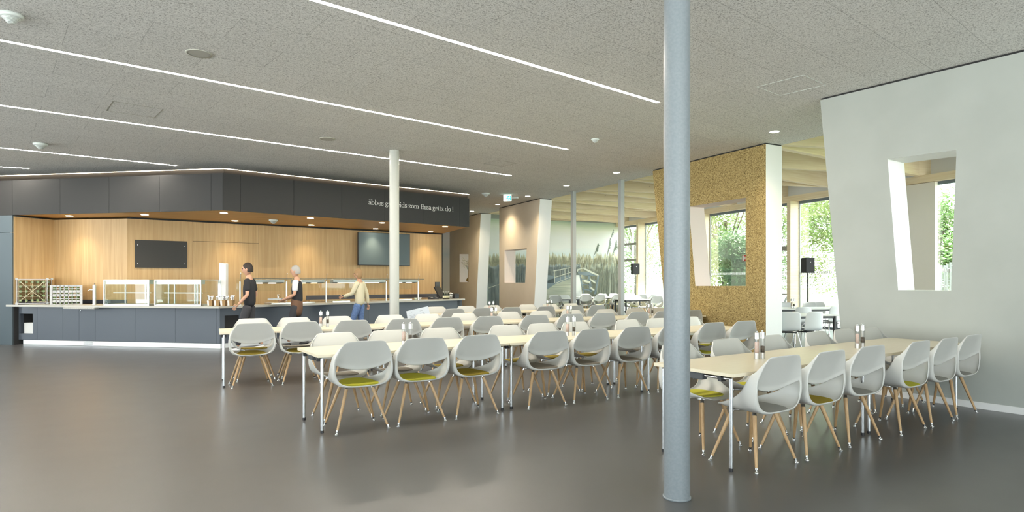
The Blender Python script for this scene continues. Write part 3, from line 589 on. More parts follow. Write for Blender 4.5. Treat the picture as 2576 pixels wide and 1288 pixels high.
# ------------------------------------------------------------------ shell chair
#        v:   0      1      2      3      4      5     |6      7      8      9
CEN_Y = [0.238, 0.175, 0.055, -0.08, -0.19, -0.240, -0.172, -0.198, -0.240, -0.284]
RID_Y = [0.212, 0.170, 0.075, -0.045, -0.175, -0.232, -0.236, -0.246, -0.258, -0.278]
CEN_Z = [0.438, 0.452, 0.440, 0.432, 0.432, 0.446, 0.588, 0.690, 0.790, 0.878]
EDG_X = [0.150, 0.212, 0.252, 0.278, 0.291, 0.295, 0.284, 0.268, 0.242, 0.195]
EDG_Y = [0.212, 0.170, 0.075, -0.020, -0.085, -0.125, -0.172, -0.212, -0.240, -0.264]
EDG_Z = [0.452, 0.470, 0.500, 0.542, 0.590, 0.640, 0.728, 0.762, 0.802, 0.850]
PZ = [2.2, 2.0, 1.9, 1.8, 1.8, 1.7, 1.0, 1.2, 1.6, 2.6]
LIN = [0.1, 0.1, 0.0, 0.0, 0.0, 0.0, 0.25, 0.35, 0.4, 0.4]
def cr(a, v):
    v = max(0.0, min(8.9999, v)); i = int(v); f = v-i
    p0 = a[max(0, i-1)]; p1 = a[i]; p2 = a[i+1]; p3 = a[min(9, i+2)]
    return 0.5*((2*p1)+(-p0+p2)*f+(2*p0-5*p1+4*p2-p3)*f*f+(-p0+3*p1-3*p2+p3)*f**3)
def surf(u, v):
    s = 1 if u >= 0 else -1; a = abs(u)*PI/2; li = cr(LIN, v); rw = max(0.0, min(1.0, (v-3.6)/1.4)); rw = rw*rw*(3-2*rw)
    x = cr(EDG_X, v)*((1-li)*math.sin(a)+li*abs(u)); x3 = cr(EDG_X, v)*math.sin(min(1.0, abs(u)/0.87)*PI/2); x = x*(1-rw)+(x3*(1-li*0.35)+cr(EDG_X, v)*min(1.0, abs(u)/0.87)*li*0.35)*rw; k = 1-math.cos(a)
    z = cr(CEN_Z, v)+(cr(EDG_Z, v)-cr(CEN_Z, v))*(k**cr(PZ, v)); y = cr(CEN_Y, v)+(cr(EDG_Y, v)-cr(CEN_Y, v))*(k**1.15)
    if rw > 0:   # the rear ring stands out behind the lip of the backrest, then the wing turns forward
        yr = cr(RID_Y, v); ye = cr(EDG_Y, v)
        if abs(u) <= 0.84: t = max(0.0, (abs(u)-0.30)/0.54); t = t*t*(3-2*t); y2 = cr(CEN_Y, v)+(yr-cr(CEN_Y, v))*t
        else: t = (abs(u)-0.84)/0.16; y2 = yr+(ye-yr)*(t**1.25)
        y = y*(1-rw)+y2*rw
    return Vector((s*x, y, z))
def make_shell():
    u0 = 0.715
    half = [0, 0.10, 0.2, 0.3, 0.4, 0.49, 0.56, 0.62, 0.66, 0.69, u0, 0.75, 0.79, 0.825, 0.85, 0.88, 0.92, 0.96, 1.0]
    us = [-h for h in reversed(half[1:])]+half
    nseat, nback = 15, 12
    def gap(u): return math.sqrt(max(0, 1-(abs(u)/u0)**3.4)) if abs(u) < u0 else 0.0
    V = []; F_ = []
    idx = {}
    for j in range(nseat+1):
        for i, u in enumerate(us):
            vl = 5.9-0.9*gap(u); idx[(0, j, i)] = len(V); V.append(surf(u, vl*j/nseat))
    for j in range(nback+1):
        for i, u in enumerate(us):
            if j == 0 and abs(u) >= u0-1e-6: idx[(1, 0, i)] = idx[(0, nseat, i)]; continue
            vh = 5.9+0.1*gap(u); idx[(1, j, i)] = len(V); V.append(surf(u, vh+(9-vh)*j/nback))
    for s, n in ((0, nseat), (1, nback)):
        for j in range(n):
            for i in range(len(us)-1): F_.append((idx[(s, j, i)], idx[(s, j, i+1)], idx[(s, j+1, i+1)], idx[(s, j+1, i)]))
    me = bpy.data.meshes.new('shell'); me.from_pydata([tuple(p) for p in V], [], F_); me.update()
    o = bpy.data.objects.new('tmp', me); COL.objects.link(o)
    so = o.modifiers.new('s', 'SOLIDIFY'); so.thickness = 0.008; so.offset = -1 if False else 0; so.use_rim = True
    sb = o.modifiers.new('b', 'SUBSURF'); sb.levels = 1; sb.render_levels = 1
    return bake(o)
def make_pad():
    top = []; n = 36
    def nrm(u, v):
        a = surf(u+0.01, v)-surf(u-0.01, v); c = surf(u, v+0.05)-surf(u, v-0.05); k = a.cross(c).normalized(); return k if k.z > 0 else -k
    mb = MB(); rings = [0.0, 0.25, 0.5, 0.72, 0.88, 0.97, 1.0]; P = []
    for r in rings:
        row = []
        for k in range(n):
            t = 2*PI*k/n; cx, sy = math.cos(t), math.sin(t); e = 0.85
            u = 0.47*r*math.copysign(abs(cx)**e, cx); v = 2.75+1.85*r*math.copysign(abs(sy)**e, sy); h = 0.013 if r < 1 else 0.010
            row.append(surf(u, v)+nrm(u, v)*h)
        P.append(row)
    P.append([p-Vector((0, 0, 0.006)) for p in P[-1]]); mb.grid(P, closed=True); return mb
shell_me = make_shell()
def make_chair():
    e = empty('shell_chair', (0, 0, 0))
    meshobj('seat_shell', shell_me, M_SHELL, e)
    make_pad().build('seat_pad', PADS['lime'], e)
    mb = MB()
    for s in (1, -1):
        mb.cyl((-0.135, -0.105*s, 0.416), (0.135, 0.105*s, 0.416), 0.008, n=8)
    mb.cyl((0, 0, 0.405), (0, 0, 0.428), 0.05, n=16)
    mb.build('underframe', M_STEEL, e)
    for sx in (-1, 1):
        for sy in (-1, 1):
            a = Vector((0.125*sx, 0.10*sy, 0.418)); f = Vector((0.258*sx, 0.215*sy, 0.0)); d = (f-a)
            mb = MB(); mb.cyl(a+d*0.04, a+d*0.915, 0.0175, 0.0105, 14); lg = mb.build('leg', M_WOODLEG, e)
            mb = MB(); mb.cyl(a+d*0.912, a+d*0.945, 0.0115, 0.0105, 12); mb.cyl(a+d*0.945, a+d*0.968, 0.005, 0.005, 8); mb.sphere(a+d*0.968, 0.0095, 10, 6)
            mb.lathe([(0.0, 0.013), (0.010, 0.012), (0.0165, 0.004), (0.017, 0.0), (0.0, 0.0)], 14, (f.x, f.y, 0)); mb.build('glide', M_CHROME, lg)
            mb = MB(); mb.cyl(a-d*0.008, a+d*0.045, 0.015, 0.0185, 12); mb.build('socket', M_CHROME, lg)
    return e
chair0 = make_chair(); snap0 = snapshot(chair0); used = [False]
pad_me = {k: None for k in PADS}
base_pad = [c for c in children(chair0) if c.name == 'seat_pad'][0].data
for k in PADS: m = base_pad.copy(); m.materials.clear(); m.materials.append(PADS[k]); pad_me[k] = m
def place_chair(x, y, rz, pad, label, group):
    if not used[0]: c = chair0; used[0] = True
    else: c = copy_tree(snap0)
    c.location = (x, y, 0); c.rotation_euler.z = rz; tag(c, label, 'chair', group)
    for k in c.children_recursive if used[0] else []:
        if k.name.startswith('seat_pad'): k.data = pad_me[pad]
    return c

# ------------------------------------------------------------------ tables
TH = 0.75
def make_table(L=2.1, Wd=0.79, dark=False, label='', cat='table', group=None, loc=(0, 0), rz=0.0):
    """local origin at the near left corner, x along, y across"""
    e = empty('dining_table', (loc[0], loc[1], 0), rz); tag(e, label, cat, group)
    mb = MB(); mb.box(0, L, 0, Wd, TH-0.027, TH); mb.build('tabletop', M_TABLE if not dark else M_TABLEW, e, bev=0.0015)
    lm = M_CHROME if not dark else M_BLACK
    for x in (0.055, L-0.055):
        for y in (0.06, Wd-0.06):
            mb = MB()
            if dark: mb.box(x-0.022, x+0.022, y-0.022, y+0.022, 0.0, TH-0.028)
            else: mb.cyl((x, y, 0.022), (x, y, TH-0.045), 0.0155, n=18)
            lg = mb.build('leg', lm, e)
            if not dark:
                mb = MB(); mb.cyl((x, y, 0), (x, y, 0.024), 0.0165, n=14); mb.build('foot_cap', M_BLACK, lg)
        mb = MB()
        if dark: mb.box(x-0.02, x+0.02, 0.08, Wd-0.08, TH-0.08, TH-0.028)
        else: mb.cyl((x, 0.05, TH-0.050), (x, Wd-0.05, TH-0.050), 0.0135, n=14)
        mb.build('crossbar', lm, e)
        if not dark:
            for y in (0.145, Wd-0.145):
                mb = MB(); mb.hexa([(x-0.03, y-0.012, TH-0.028), (x-0.03, y-0.02, TH-0.075), (x+0.03, y-0.02, TH-0.075), (x+0.03, y-0.012, TH-0.028), (x-0.03, y+0.022, TH-0.028), (x-0.03, y+0.012, TH-0.075), (x+0.03, y+0.012, TH-0.075), (x+0.03, y+0.022, TH-0.028)]); mb.build('clamp', M_BLACK, e)
            mb = MB(); mb.box(x-0.03, x+0.03, Wd/2-0.09, Wd/2+0.09, TH-0.085, TH-0.028); mb.build('hinge_housing', M_DKGREY, e, bev=0.006)
    if dark:
        mb = MB(); mb.box(0.08, L-0.08, 0.05, 0.08, TH-0.075, TH-0.028); mb.box(0.08, L-0.08, Wd-0.08, Wd-0.05, TH-0.075, TH-0.028); mb.build('apron', M_BLACK, e)
    return e
NUM = ['left-hand end table', 'second table from the left', 'third table from the left', 'fourth table from the left']
ROWS = {}
def dining_row(name, P0, ang, tables, near, far, padn, padf, jit=0.0):   # jit: how far the first table stands turned
    a = math.radians(ang); d = (math.cos(a), math.sin(a)); n = (-d[1], d[0]); ROWS[name] = (P0, d, n)
    T = 0
    for i, L in enumerate(tables):
        make_table(L-0.008, label='pale maple folding table with chrome legs, %s in the %s' % (NUM[i], name), group='maple tables of the %s' % name, loc=(P0[0]+d[0]*T, P0[1]+d[1]*T), rz=a-(math.radians(jit) if i == 0 else 0)); T += L
    for side, lst, pads in (('near', near, padn), ('far', far, padf)):
        for i, s in enumerate(lst):
            k = 0.12 if side == 'near' else 0.68
            if isinstance(s, tuple): s, k = s
            x, y = P0[0]+d[0]*s+n[0]*k, P0[1]+d[1]*s+n[1]*k
            pad = pads[i % len(pads)]; rr = a+(0 if side == 'near' else PI)+random.uniform(-1, 1)*0.03
            place_chair(x, y, rr, pad, 'white shell chair with %s pad, %s side of the %s, %s from left' % (pad, side, name, ORD[i]), 'shell chairs of the %s' % name)
dining_row('front row', (-1.823, 5.90), 32.3, [2.13, 2.13, 2.13], [.408, 1.027, 1.661, 2.585, 3.218, 3.911, 4.60, 5.34, 6.02], [.44, 1.065, 1.706, 2.65, 3.237, 3.79, 4.76, 5.38, 6.1],
    ['lime', 'lime', 'mustard', 'taupe', 'taupe', 'taupe', 'taupe', 'lime', 'taupe'], ['taupe', 'taupe', 'mustard', 'mustard', 'mustard', 'mustard', 'taupe', 'taupe', 'lime'])
dining_row('middle row', (-3.93, 8.44), 28.2, [2.22, 2.22, 2.22, 2.24], [.403, 1.048, 1.753, 2.537, 3.24, 3.963, 4.847, 5.565, 6.26, 7.045, 7.69, 8.40], [.51, 1.12, 1.775, 2.643, 3.307, 3.987, 4.897, 5.587, 6.28, 7.11, 7.85, 8.45],
    ['mustard', 'mustard', 'taupe', 'taupe', 'lime'], ['mustard', 'taupe', 'taupe', 'lime', 'mustard'], jit=2.6)
dining_row('back row', (-1.62, 12.77), 32.0, [2.27, 2.27], [.419, 1.10, 1.81, 2.72, 3.55, 4.2], [.535, 1.27, 1.96, 2.93, 3.6, 4.25], ['taupe', 'mustard', 'lime'], ['taupe', 'lime', 'mustard'])
dining_row('wall-side row', (1.656, 4.70), 34.5, [2.09, 2.07], [(.42, .12), (1.053, .10), (1.753, .11), (2.566, .065), (3.184, .055), (3.81, .065)], [(.50, .69), (1.22, .70), (1.958, .69), (2.818, .69), (3.42, .70), (3.97, .66)],
    ['grey', 'mustard', 'grey', 'lime', 'grey', 'grey'], ['lime', 'lime', 'taupe', 'taupe', 'mustard', 'taupe'])

# ------------------------------------------------------------------ salt and pepper mills
M_SALT = texmat('pink_salt', (0.80, 0.50, 0.38), (0.92, 0.74, 0.66), (1, 1, 1), 220, 2, 0.7); M_PEP = texmat('peppercorns', (0.035, 0.022, 0.015), (0.16, 0.11, 0.07), (1, 1, 1), 200, 2, 0.7)
def make_mill(fill, hfill):
    e = empty('salt_mill' if fill is M_SALT else 'pepper_mill', (0, 0, 0)); R = 0.0245
    mb = MB(); mb.cyl((0, 0, 0), (0, 0, 0.052), R, R, 20); mb.build('base', M_STEEL, e)
    mb = MB(); mb.lathe([(R-0.001, 0.052), (R-0.001, 0.178)], 20); mb.build('tube', M_ACRYL, e)
    mb = MB(); mb.lathe([(0, 0.053), (R-0.006, 0.053), (R-0.006, 0.053+hfill), (0, 0.058+hfill)], 14); mb.cyl((0, 0, 0.055), (0, 0, 0.18), 0.0022, n=6, m=1); mb.build('filling', [fill, M_STEEL], e)
    mb = MB(); mb.cyl((0, 0, 0.178), (0, 0, 0.234), R, R, 20); mb.build('cap', M_STEEL, e)
    mb = MB(); mb.sphere((0, 0, 0.243), 0.0095, 12, 8); mb.build('knob', M_CHROME, e)
    return e
salt0, pep0 = make_mill(M_SALT, 0.095), make_mill(M_PEP, 0.055)
ssn, psn = snapshot(salt0), snapshot(pep0); first = [True]
MILLS = [('front row', 1.03, 'left table of the front row', 0.40), ('front row', 3.20, 'middle table of the front row', 0.40), ('middle row', 1.02, 'left table of the middle row', 0.42), ('middle row', 3.42, 'second table of the middle row', 0.40),
         ('middle row', 5.45, 'third table of the middle row', 0.40), ('middle row', 7.6, 'fourth table of the middle row', 0.40), ('back row', 1.15, 'left table of the back row', 0.40), ('back row', 3.0, 'right table of the back row', 0.40),
         ('wall-side row', 0.88, 'nearer table of the wall-side row', 0.46), ('wall-side row', 2.9, 'farther table of the wall-side row', 0.40)]
MPX = [(1016, 1032), (1428, 1443.6), (807, 824), (1237, 1247), (1427.6, 1435.5), (1632, 1641), (1231.4, 1240.7), (1377, 1386.5), (1904, 1918), (2157, 2170)]
for (row, s, where, k), (xa, xb) in zip(MILLS, MPX):
    P0, d, n = ROWS[row]
    for sn, px, nm, e0 in ((ssn, xa, 'salt mill with pink salt', salt0), (psn, xb, 'pepper mill with dark peppercorns', pep0)):
        Q = (px-CX)/F; t = (P0[0]+n[0]*k-Q*(P0[1]+n[1]*k))/(Q*d[1]-d[0])
        c = e0 if first[0] or (e0 is pep0 and first[0] is not None and e0.get('label') is None) else copy_tree(sn)
        if e0 is salt0: first[0] = False
        c.location = (P0[0]+d[0]*t+n[0]*k, P0[1]+d[1]*t+n[1]*k, TH); c.rotation_euler.z = random.uniform(0, 3)
        tag(c, 'clear steel capped %s on the %s' % (nm, where), 'pepper mill' if e0 is pep0 else 'salt mill', 'salt and pepper mills')

# ------------------------------------------------------------------ things on the counter
def cpt(px, k, z=0.911, right=False):
    o, d = (ca, cL) if not right else (cbn, cR)
    oo = offp(o, d, 0, k); t, _ = onwall(px, 760, oo, d); return (oo[0]+d[0]*t, oo[1]+d[1]*t, z)
angL = math.atan2(cL[1], cL[0]); angR = math.atan2(cR[1], cR[0])
M_CRATE = mat('light_grey_crate', (0.62, 0.64, 0.66), 0.5); M_GREEN = mat('green_glassware', (0.16, 0.24, 0.07), 0.25)
def crate_mesh(S=0.56, Hh=0.215):
    out = MB(); w = 0.012; h = S/2
    for z, th_ in ((0.0, 0.018), (0.05, 0.05), (0.125, 0.018), (Hh-0.035, 0.035)):
        out.box(-h, h, -h, -h+w, z, z+th_); out.box(-h, h, h-w, h, z, z+th_); out.box(-h, -h+w, -h, h, z, z+th_); out.box(h-w, h, -h, h, z, z+th_)
    for k in range(8):
        x = -h+0.02+k*(S-0.04)/7
        for s in (-h, h-w): out.box(x-0.006, x+0.006, s, s+w, 0, Hh); out.box(s, s+w, x-0.006, x+0.006, 0, Hh)
    for sx in (-1, 1):
        for sy in (-1, 1): out.box(sx*h-0.022, sx*h+0.022, sy*h-0.022, sy*h+0.022, 0, Hh)
    grid = MB(); m = 0.006
    for k in range(5):
        x = -h+0.04+k*(S-0.08)/4; grid.box(x-m/2, x+m/2, -h+w, h-w, 0.004, 0.014); grid.box(-h+w, h-w, x-m/2, x+m/2, 0.004, 0.014)
    for s in (1, -1):
        grid.hexa([(-h*0.75, -s*h*0.75-0.008, 0.003), (-h*0.75, -s*h*0.75+0.008, 0.003), (h*0.75, s*h*0.75+0.008, 0.003), (h*0.75, s*h*0.75-0.008, 0.003), (-h*0.75, -s*h*0.75-0.008, 0.012), (-h*0.75, -s*h*0.75+0.008, 0.012), (h*0.75, s*h*0.75+0.008, 0.012), (h*0.75, s*h*0.75-0.008, 0.012)])
    gl = MB()
    for i in range(5):
        for j in range(5): gl.cyl((-h+0.07+i*(S-0.14)/4, -h+0.07+j*(S-0.14)/4, 0.018), (-h+0.07+i*(S-0.14)/4, -h+0.07+j*(S-0.14)/4, Hh*0.85), 0.028, 0.033, 10)
    return out, grid, gl
cr_o, cr_g, cr_l = crate_mesh()
c0 = empty('glass_rack', (0, 0, 0)); cr_o.build('rack_frame', M_CRATE, c0); cr_g.build('base_grid', mat('cream_grid', (0.62, 0.55, 0.38), 0.5), c0); tag(cr_l.build('drinking_glasses', M_GREEN, c0), 'green glasses standing in the rack')
cs = snapshot(c0)
p = cpt(167, 0.52); c0.location = p; c0.rotation_euler.z = angL+math.radians(45); tag(c0, 'grey dishwasher rack of green glasses, lower one of the stack of two', 'rack', 'dishwasher racks')
c1 = copy_tree(cs); c1.location = (p[0], p[1], p[2]+0.222); c1.rotation_euler.z = angL+math.radians(45); tag(c1, 'grey dishwasher rack of green glasses, upper one of the stack of two', 'rack', 'dishwasher racks')
for k, (px, off, nm) in enumerate(((76, 0.40, 'front one of the two racks stood on edge'), (88, 0.66, 'rear one of the two racks stood on edge'))):
    p = cpt(px+18, off); c = copy_tree(cs); c.rotation_mode = 'XYZ'
    az = angL+math.radians(48); c.matrix_world = Matrix.Translation((p[0]-0.12+0.0*k, p[1]+0.0, 0.911+0.298)) @ Matrix.Rotation(az, 4, 'Z') @ Matrix.Rotation(math.radians(-90), 4, 'X') @ Matrix.Translation((0, 0, -0.108))
    tag(c, 'grey dishwasher rack with green glasses, '+nm, 'rack', 'dishwasher racks')
p = cpt(237.5, 0.42); e = empty('water_tap', p, angL); tag(e, 'tall round steel water tap column on the worktop', 'tap')
b = MB(); b.cyl((0, 0, 0), (0, 0, 0.44), 0.036, n=24); b.cyl((0, 0, 0), (0, 0, 0.01), 0.05, n=24); b.build('pillar', M_STEEL, e)
b = MB(); b.tube([(-0.03, -0.01, 0.33), (-0.09, -0.03, 0.335), (-0.12, -0.04, 0.31)], 0.011); b.build('spout', M_STEEL, e)
b = MB(); b.tube([(0, 0, 0.44), (0.03, -0.02, 0.475)], 0.012); b.build('lever', M_CHROME, e)
# glazed display cases
def case(px0, px1, label, D=0.62, side=True):
    o = offp(ca, cL, 0, 0.10); t0 = onwall(px0, 760, o, cL)[0]; t1 = onwall(px1, 760, o, cL)[0]; L = t1-t0; H = 0.563
    e = empty('display_case', (o[0]+cL[0]*t0, o[1]+cL[1]*t0, 0.911), angL); tag(e, label, 'display case', 'glass display cases')
    r = 0.011; mb = MB()
    for x in (r, L-r):
        for y in (r, D-r): mb.box(x-r, x+r, y-r, y+r, 0, H)
    for z in (0.006, H-0.012):
        mb.box(0, L, 0, 0.022, z-0.006, z+0.012); mb.box(0, L, D-0.022, D, z-0.006, z+0.012); mb.box(0, 0.022, 0, D, z-0.006, z+0.012); mb.box(L-0.022, L, 0, D, z-0.006, z+0.012)
    mb.build('frame', M_STEEL, e)
    mb = MB(); mb.box(0.02, L-0.02, 0.004, 0.009, 0.02, H-0.01); mb.build('front_glass', M_GLASSF, e)
    for x in (0.006, L-0.010):
        mb = MB(); mb.box(x, x+0.004, 0.02, D-0.02, 0.02, H-0.01); mb.build('side_glass', M_GLASSG, e)
    mb = MB(); mb.box(0.02, L-0.02, 0.02, D-0.02, H-0.012, H-0.004); mb.build('top_glass', M_GLASSG, e)
    mb = MB(); mb.box(0.02, L-0.02, 0.03, 0.16, H-0.10, H-0.014); mb.build('lamp_housing', M_STEEL, e)
    for z in (0.27,):
        mb = MB(); mb.box(0.16, L-0.03, 0.10, D-0.05, z, z+0.012); mb.box(0.16, L-0.03, 0.095, 0.102, z-0.006, z+0.016, 1); mb.build('shelf', [M_GLASSG, M_WHITE], e)
    mb = MB(); mb.box(0.03, L-0.03, 0.03, D-0.04, 0.012, 0.03); mb.box(0.03, L-0.03, 0.03, 0.036, 0.03, 0.13, 1); mb.build('tray_base', [M_STEEL, M_GLASSG], e)
    for x in (L*0.48, L*0.53):
        mb = MB(); mb.box(x-0.012, x+0.012, D-0.04, D-0.012, 0.02, H-0.02); mb.build('door_post', M_STEEL, e)
    return e
case(260, 375, 'left glass display case with steel frame on the worktop')
case(388, 505.5, 'right glass display case with steel frame beside the cutlery pots')
# tall white dispenser tube behind the cases
p = cpt(564, 0.74); e = empty('cup_dispenser', p, angL); tag(e, 'tall white and steel upright dispenser rising behind the display case', 'dispenser')
b = MB(); b.box(-0.045, 0.07, -0.05, 0.05, 0.0, 0.92); b.build('housing', M_WHITE, e, bev=0.01)
b = MB(); b.box(-0.085, -0.047, -0.05, 0.05, 0.0, 0.93); b.build('side_profile', M_STEEL, e)
# cutlery pots
M_POT = mat('warm_brown_pot', (0.34, 0.21, 0.09), 0.35); random.seed(3)
for k, px in enumerate((530, 547.5, 563, 581)):
    p = cpt(px, 0.24+0.02*k); e = empty('cutlery_pot', p, angL+0.2); tag(e, 'small brown cutlery pot with upright cutlery, %s of the row of four from the left' % ORD[k], 'cutlery pot', 'cutlery pots on the counter')
    b = MB(); b.hexa([(-0.045, -0.05, 0), (0.045, -0.05, 0), (0.045, 0.05, 0), (-0.045, 0.05, 0), (-0.062, -0.065, 0.125), (0.062, -0.065, 0.125), (0.062, 0.065, 0.125), (-0.062, 0.065, 0.125)]); b.build('pot', M_POT, e)
    b = MB(); b.hexa([(-0.045, -0.053, 0.01), (-0.01, -0.053, 0.01), (-0.01, -0.051, 0.01), (-0.045, -0.051, 0.01), (-0.05, -0.067, 0.115), (-0.012, -0.067, 0.115), (-0.012, -0.064, 0.115), (-0.05, -0.064, 0.115)]); b.build('label_card', M_WHITE, e)
    b = MB()
    for j in range(9):
        x, y = random.uniform(-0.04, 0.04), random.uniform(-0.04, 0.04); q = (x*1.8, y*1.8, random.uniform(0.17, 0.215)); b.cyl((x, y, 0.06), q, 0.004, n=5); b.sphere(q, 0.013, 8, 5, sc3=(1, 0.3, 1.5))
    b.build('cutlery', M_CHROME, e)
# sneeze guard over the hot counter (right-hand leg of the counter)
o = offp(cbn, cR, 0, 0.28); e = empty('sneeze_guard', (o[0], o[1], 0.911), angR); tag(e, 'glass sneeze guard with steel posts and heat lamps over the hot counter', 'sneeze guard')
def tr_(px): return onwall(px, 740, o, cR)[0]
gp = [tr_(p) for p in (604, 720.7, 820.6, 971.7, 1052)]
for i, t in enumerate(gp):
    b = MB(); b.cyl((t, 0, 0), (t, 0, 0.52), 0.017, n=14); b.cyl((t, 0, 0), (t, 0, 0.012), 0.03, n=14); b.tube([(t, 0, 0.52), (t-0.01, -0.05, 0.70)], 0.006); b.sphere((t-0.01, -0.05, 0.70), 0.014, 8, 6); b.build('post', M_STEEL, e)
for a, c in zip(gp[:-1], gp[1:]):
    b = MB(); b.box(a+0.01, c-0.01, -0.26, 0.24, 0.578, 0.586, 0); b.box(a+0.01, c-0.01, -0.262, -0.258, 0.575, 0.589, 1); b.build('glass_shelf', [M_GLASSG, mat('dark_green_edge', (0.02, 0.05, 0.04), 0.3)], e)
    b = MB(); b.hexa([(a+0.12, -0.12, 0.50), (c-0.12, -0.12, 0.50), (c-0.12, 0.02, 0.47), (a+0.12, 0.02, 0.47), (a+0.12, -0.12, 0.56), (c-0.12, -0.12, 0.56), (c-0.12, 0.02, 0.55), (a+0.12, 0.02, 0.55)]); lampb = b.build('lamp_bar', mat('grey_lamp_bar', (0.30, 0.33, 0.32), 0.35, 0.3), e)
    for xa_, xb_ in ((a+0.3, (a+c)/2-0.08), ((a+c)/2+0.08, c-0.3)):
        b = MB(); b.box(xa_, xb_, -0.08, -0.03, 0.472, 0.49); b.build('heat_lamp', mat('heat_lamp_glow', (1, 1, 1), 0.5, emit=(1.0, 0.85, 0.6), estr=1.6), lampb)
    b = MB(); b.box(a+0.03, c-0.03, -0.255, -0.249, 0.12, 0.57) if False else b.box(a+0.03, c-0.03, 0.232, 0.238, 0.30, 0.575); b.build('rear_glass', M_GLASSG, e)
# wells, trays and plates of food
M_FOOD = [texmat('golden_food', (0.45, 0.28, 0.08), (0.62, 0.45, 0.18), nscale=40, rough=0.6), texmat('brown_food', (0.22, 0.10, 0.04), (0.38, 0.2, 0.09), nscale=40, rough=0.6), texmat('green_food', (0.2, 0.3, 0.06), (0.4, 0.42, 0.15), nscale=40, rough=0.6)]
for k, (px, nm) in enumerate(((700, 'left of the first steel tap'), (760, 'behind the grey haired person'), (850, 'behind the person in the cream jumper'), (1010, 'right of the slender column'))):
    p = cpt(px, 0.42, 0.911, True); e = empty('food_tray', p, angR); tag(e, 'shallow steel food tray on the hot counter '+nm, 'tray', 'food trays')
    b = MB(); b.box(-0.25, 0.25, -0.15, 0.15, 0, 0.004); 
    for s in (-1, 1): b.box(-0.25, 0.25, s*0.15-0.004, s*0.15+0.004, 0, 0.03); b.box(s*0.25-0.004, s*0.25+0.004, -0.15, 0.15, 0, 0.03)
    b.build('pan', M_STEEL, e); b = MB(); b.sphere((0, 0, 0.006), 1, 20, 8, sc3=(0.235, 0.135, 0.03)); b.build('food', M_FOOD[k % 3], e)
o2 = offp(n2, dN, 0, -0.2); t = onwall(699.5, 750, o2, dN)[0]; q = (o2[0]+dN[0]*t, o2[1]+dN[1]*t, 0.926)
e = empty('kitchen_tap', q, math.atan2(dN[1], dN[0])); tag(e, 'small chrome tap on the back counter', 'tap')
b = MB(); b.cyl((0, 0, 0), (0, 0, 0.16), 0.022, n=14); b.build('tap_body', M_CHROME, e); b = MB(); b.tube([(0, 0, 0.13), (0, -0.10, 0.16), (0, -0.16, 0.11)], 0.012); b.build('spout', M_CHROME, e)
for px, k in ((1046, 0.2), (1056, 0.2)):
    p = cpt(px, 0.30+0.1*(px > 1050), 0.911, True); b = MB(); b.lathe([(0.02, 0), (0.03, 0.0), (0.055, 0.06), (0.05, 0.06), (0.026, 0.006)], 18); tag(b.build('bowl', mat('pale_green_china', (0.6, 0.68, 0.55), 0.3) if px < 1050 else M_WHITE, None, p), 'small %s bowl by the last sneeze guard post' % ('pale green' if px < 1050 else 'white'), 'bowl')
# till
p = cpt(1113, 0.50, 0.911, True); e = empty('cash_register', p, angR+0.35); tag(e, 'black touch screen till with raised customer display at the counter end', 'cash register')
b = MB(); b.hexa([(-0.20, -0.02, 0.05), (0.16, -0.02, 0.05), (0.16, 0.02, 0.05), (-0.20, 0.02, 0.05), (-0.12, 0.20, 0.36), (0.24, 0.20, 0.36), (0.24, 0.24, 0.34), (-0.12, 0.24, 0.34)]); b.build('screen', M_BLACK, e)
b = MB(); b.box(-0.14, 0.16, 0.0, 0.24, 0.0, 0.05); b.box(-0.02, 0.06, 0.12, 0.18, 0.05, 0.25); b.build('base', M_BLACK, e)
b = MB(); b.cyl((0.14, 0.25, 0.0), (0.14, 0.25, 0.40), 0.015, n=10); b.box(0.02, 0.30, 0.24, 0.26, 0.34, 0.50, 0); b.box(0.035, 0.285, 0.237, 0.239, 0.355, 0.485, 1); b.build('customer_display', [M_BLACK, M_DKGREY], e)
for px, rz in ((1085, 0.3), (1096, 0.9)):
    p = cpt(px, 0.35, 0.911, True); e = empty('card_terminal', p, angR+rz); tag(e, 'black handheld card terminal lying %s of the till' % ('well left' if px < 1090 else 'just left'), 'card terminal')
    b = MB(); b.hexa([(-0.045, -0.09, 0), (0.045, -0.09, 0), (0.045, 0.09, 0), (-0.045, 0.09, 0), (-0.04, -0.085, 0.03), (0.04, -0.085, 0.03), (0.04, 0.085, 0.075), (-0.04, 0.085, 0.075)]); b.build('casing', M_BLACK, e)
    b = MB()
    for i in range(3):
        for j in range(4): b.box(-0.028+i*0.022, -0.014+i*0.022, -0.07+j*0.02, -0.056+j*0.02, 0.03+0.0053*j, 0.04+0.0053*j)
    b.build('keypad', M_WHITE, e)
M_BOT = mat('dark_green_bottle', (0.012, 0.02, 0.014), 0.15)
bt = empty('sauce_bottle', (0, 0, 0)); b = MB(); b.lathe([(0, 0), (0.028, 0), (0.028, 0.13), (0.011, 0.165), (0.011, 0.20), (0, 0.20)], 16); b.build('glass', M_BOT, bt); b = MB(); b.lathe([(0.0285, 0.04), (0.0285, 0.10)], 16); b.build('paper_label', mat('cream_label', (0.75, 0.72, 0.5), 0.6), bt); b = MB(); b.cyl((0, 0, 0.20), (0, 0, 0.222), 0.012, n=12); b.build('cap', M_WHITE, bt)
bs = snapshot(bt)
for k in range(4):
    c = bt if k == 0 else copy_tree(bs); p = cpt(1116+k*4.2, 0.16+0.01*k, 0.911, True); c.location = p; tag(c, 'small dark bottle with cream label, %s from left in front of the till' % ORD[k], 'bottle', 'small bottles in front of the till')
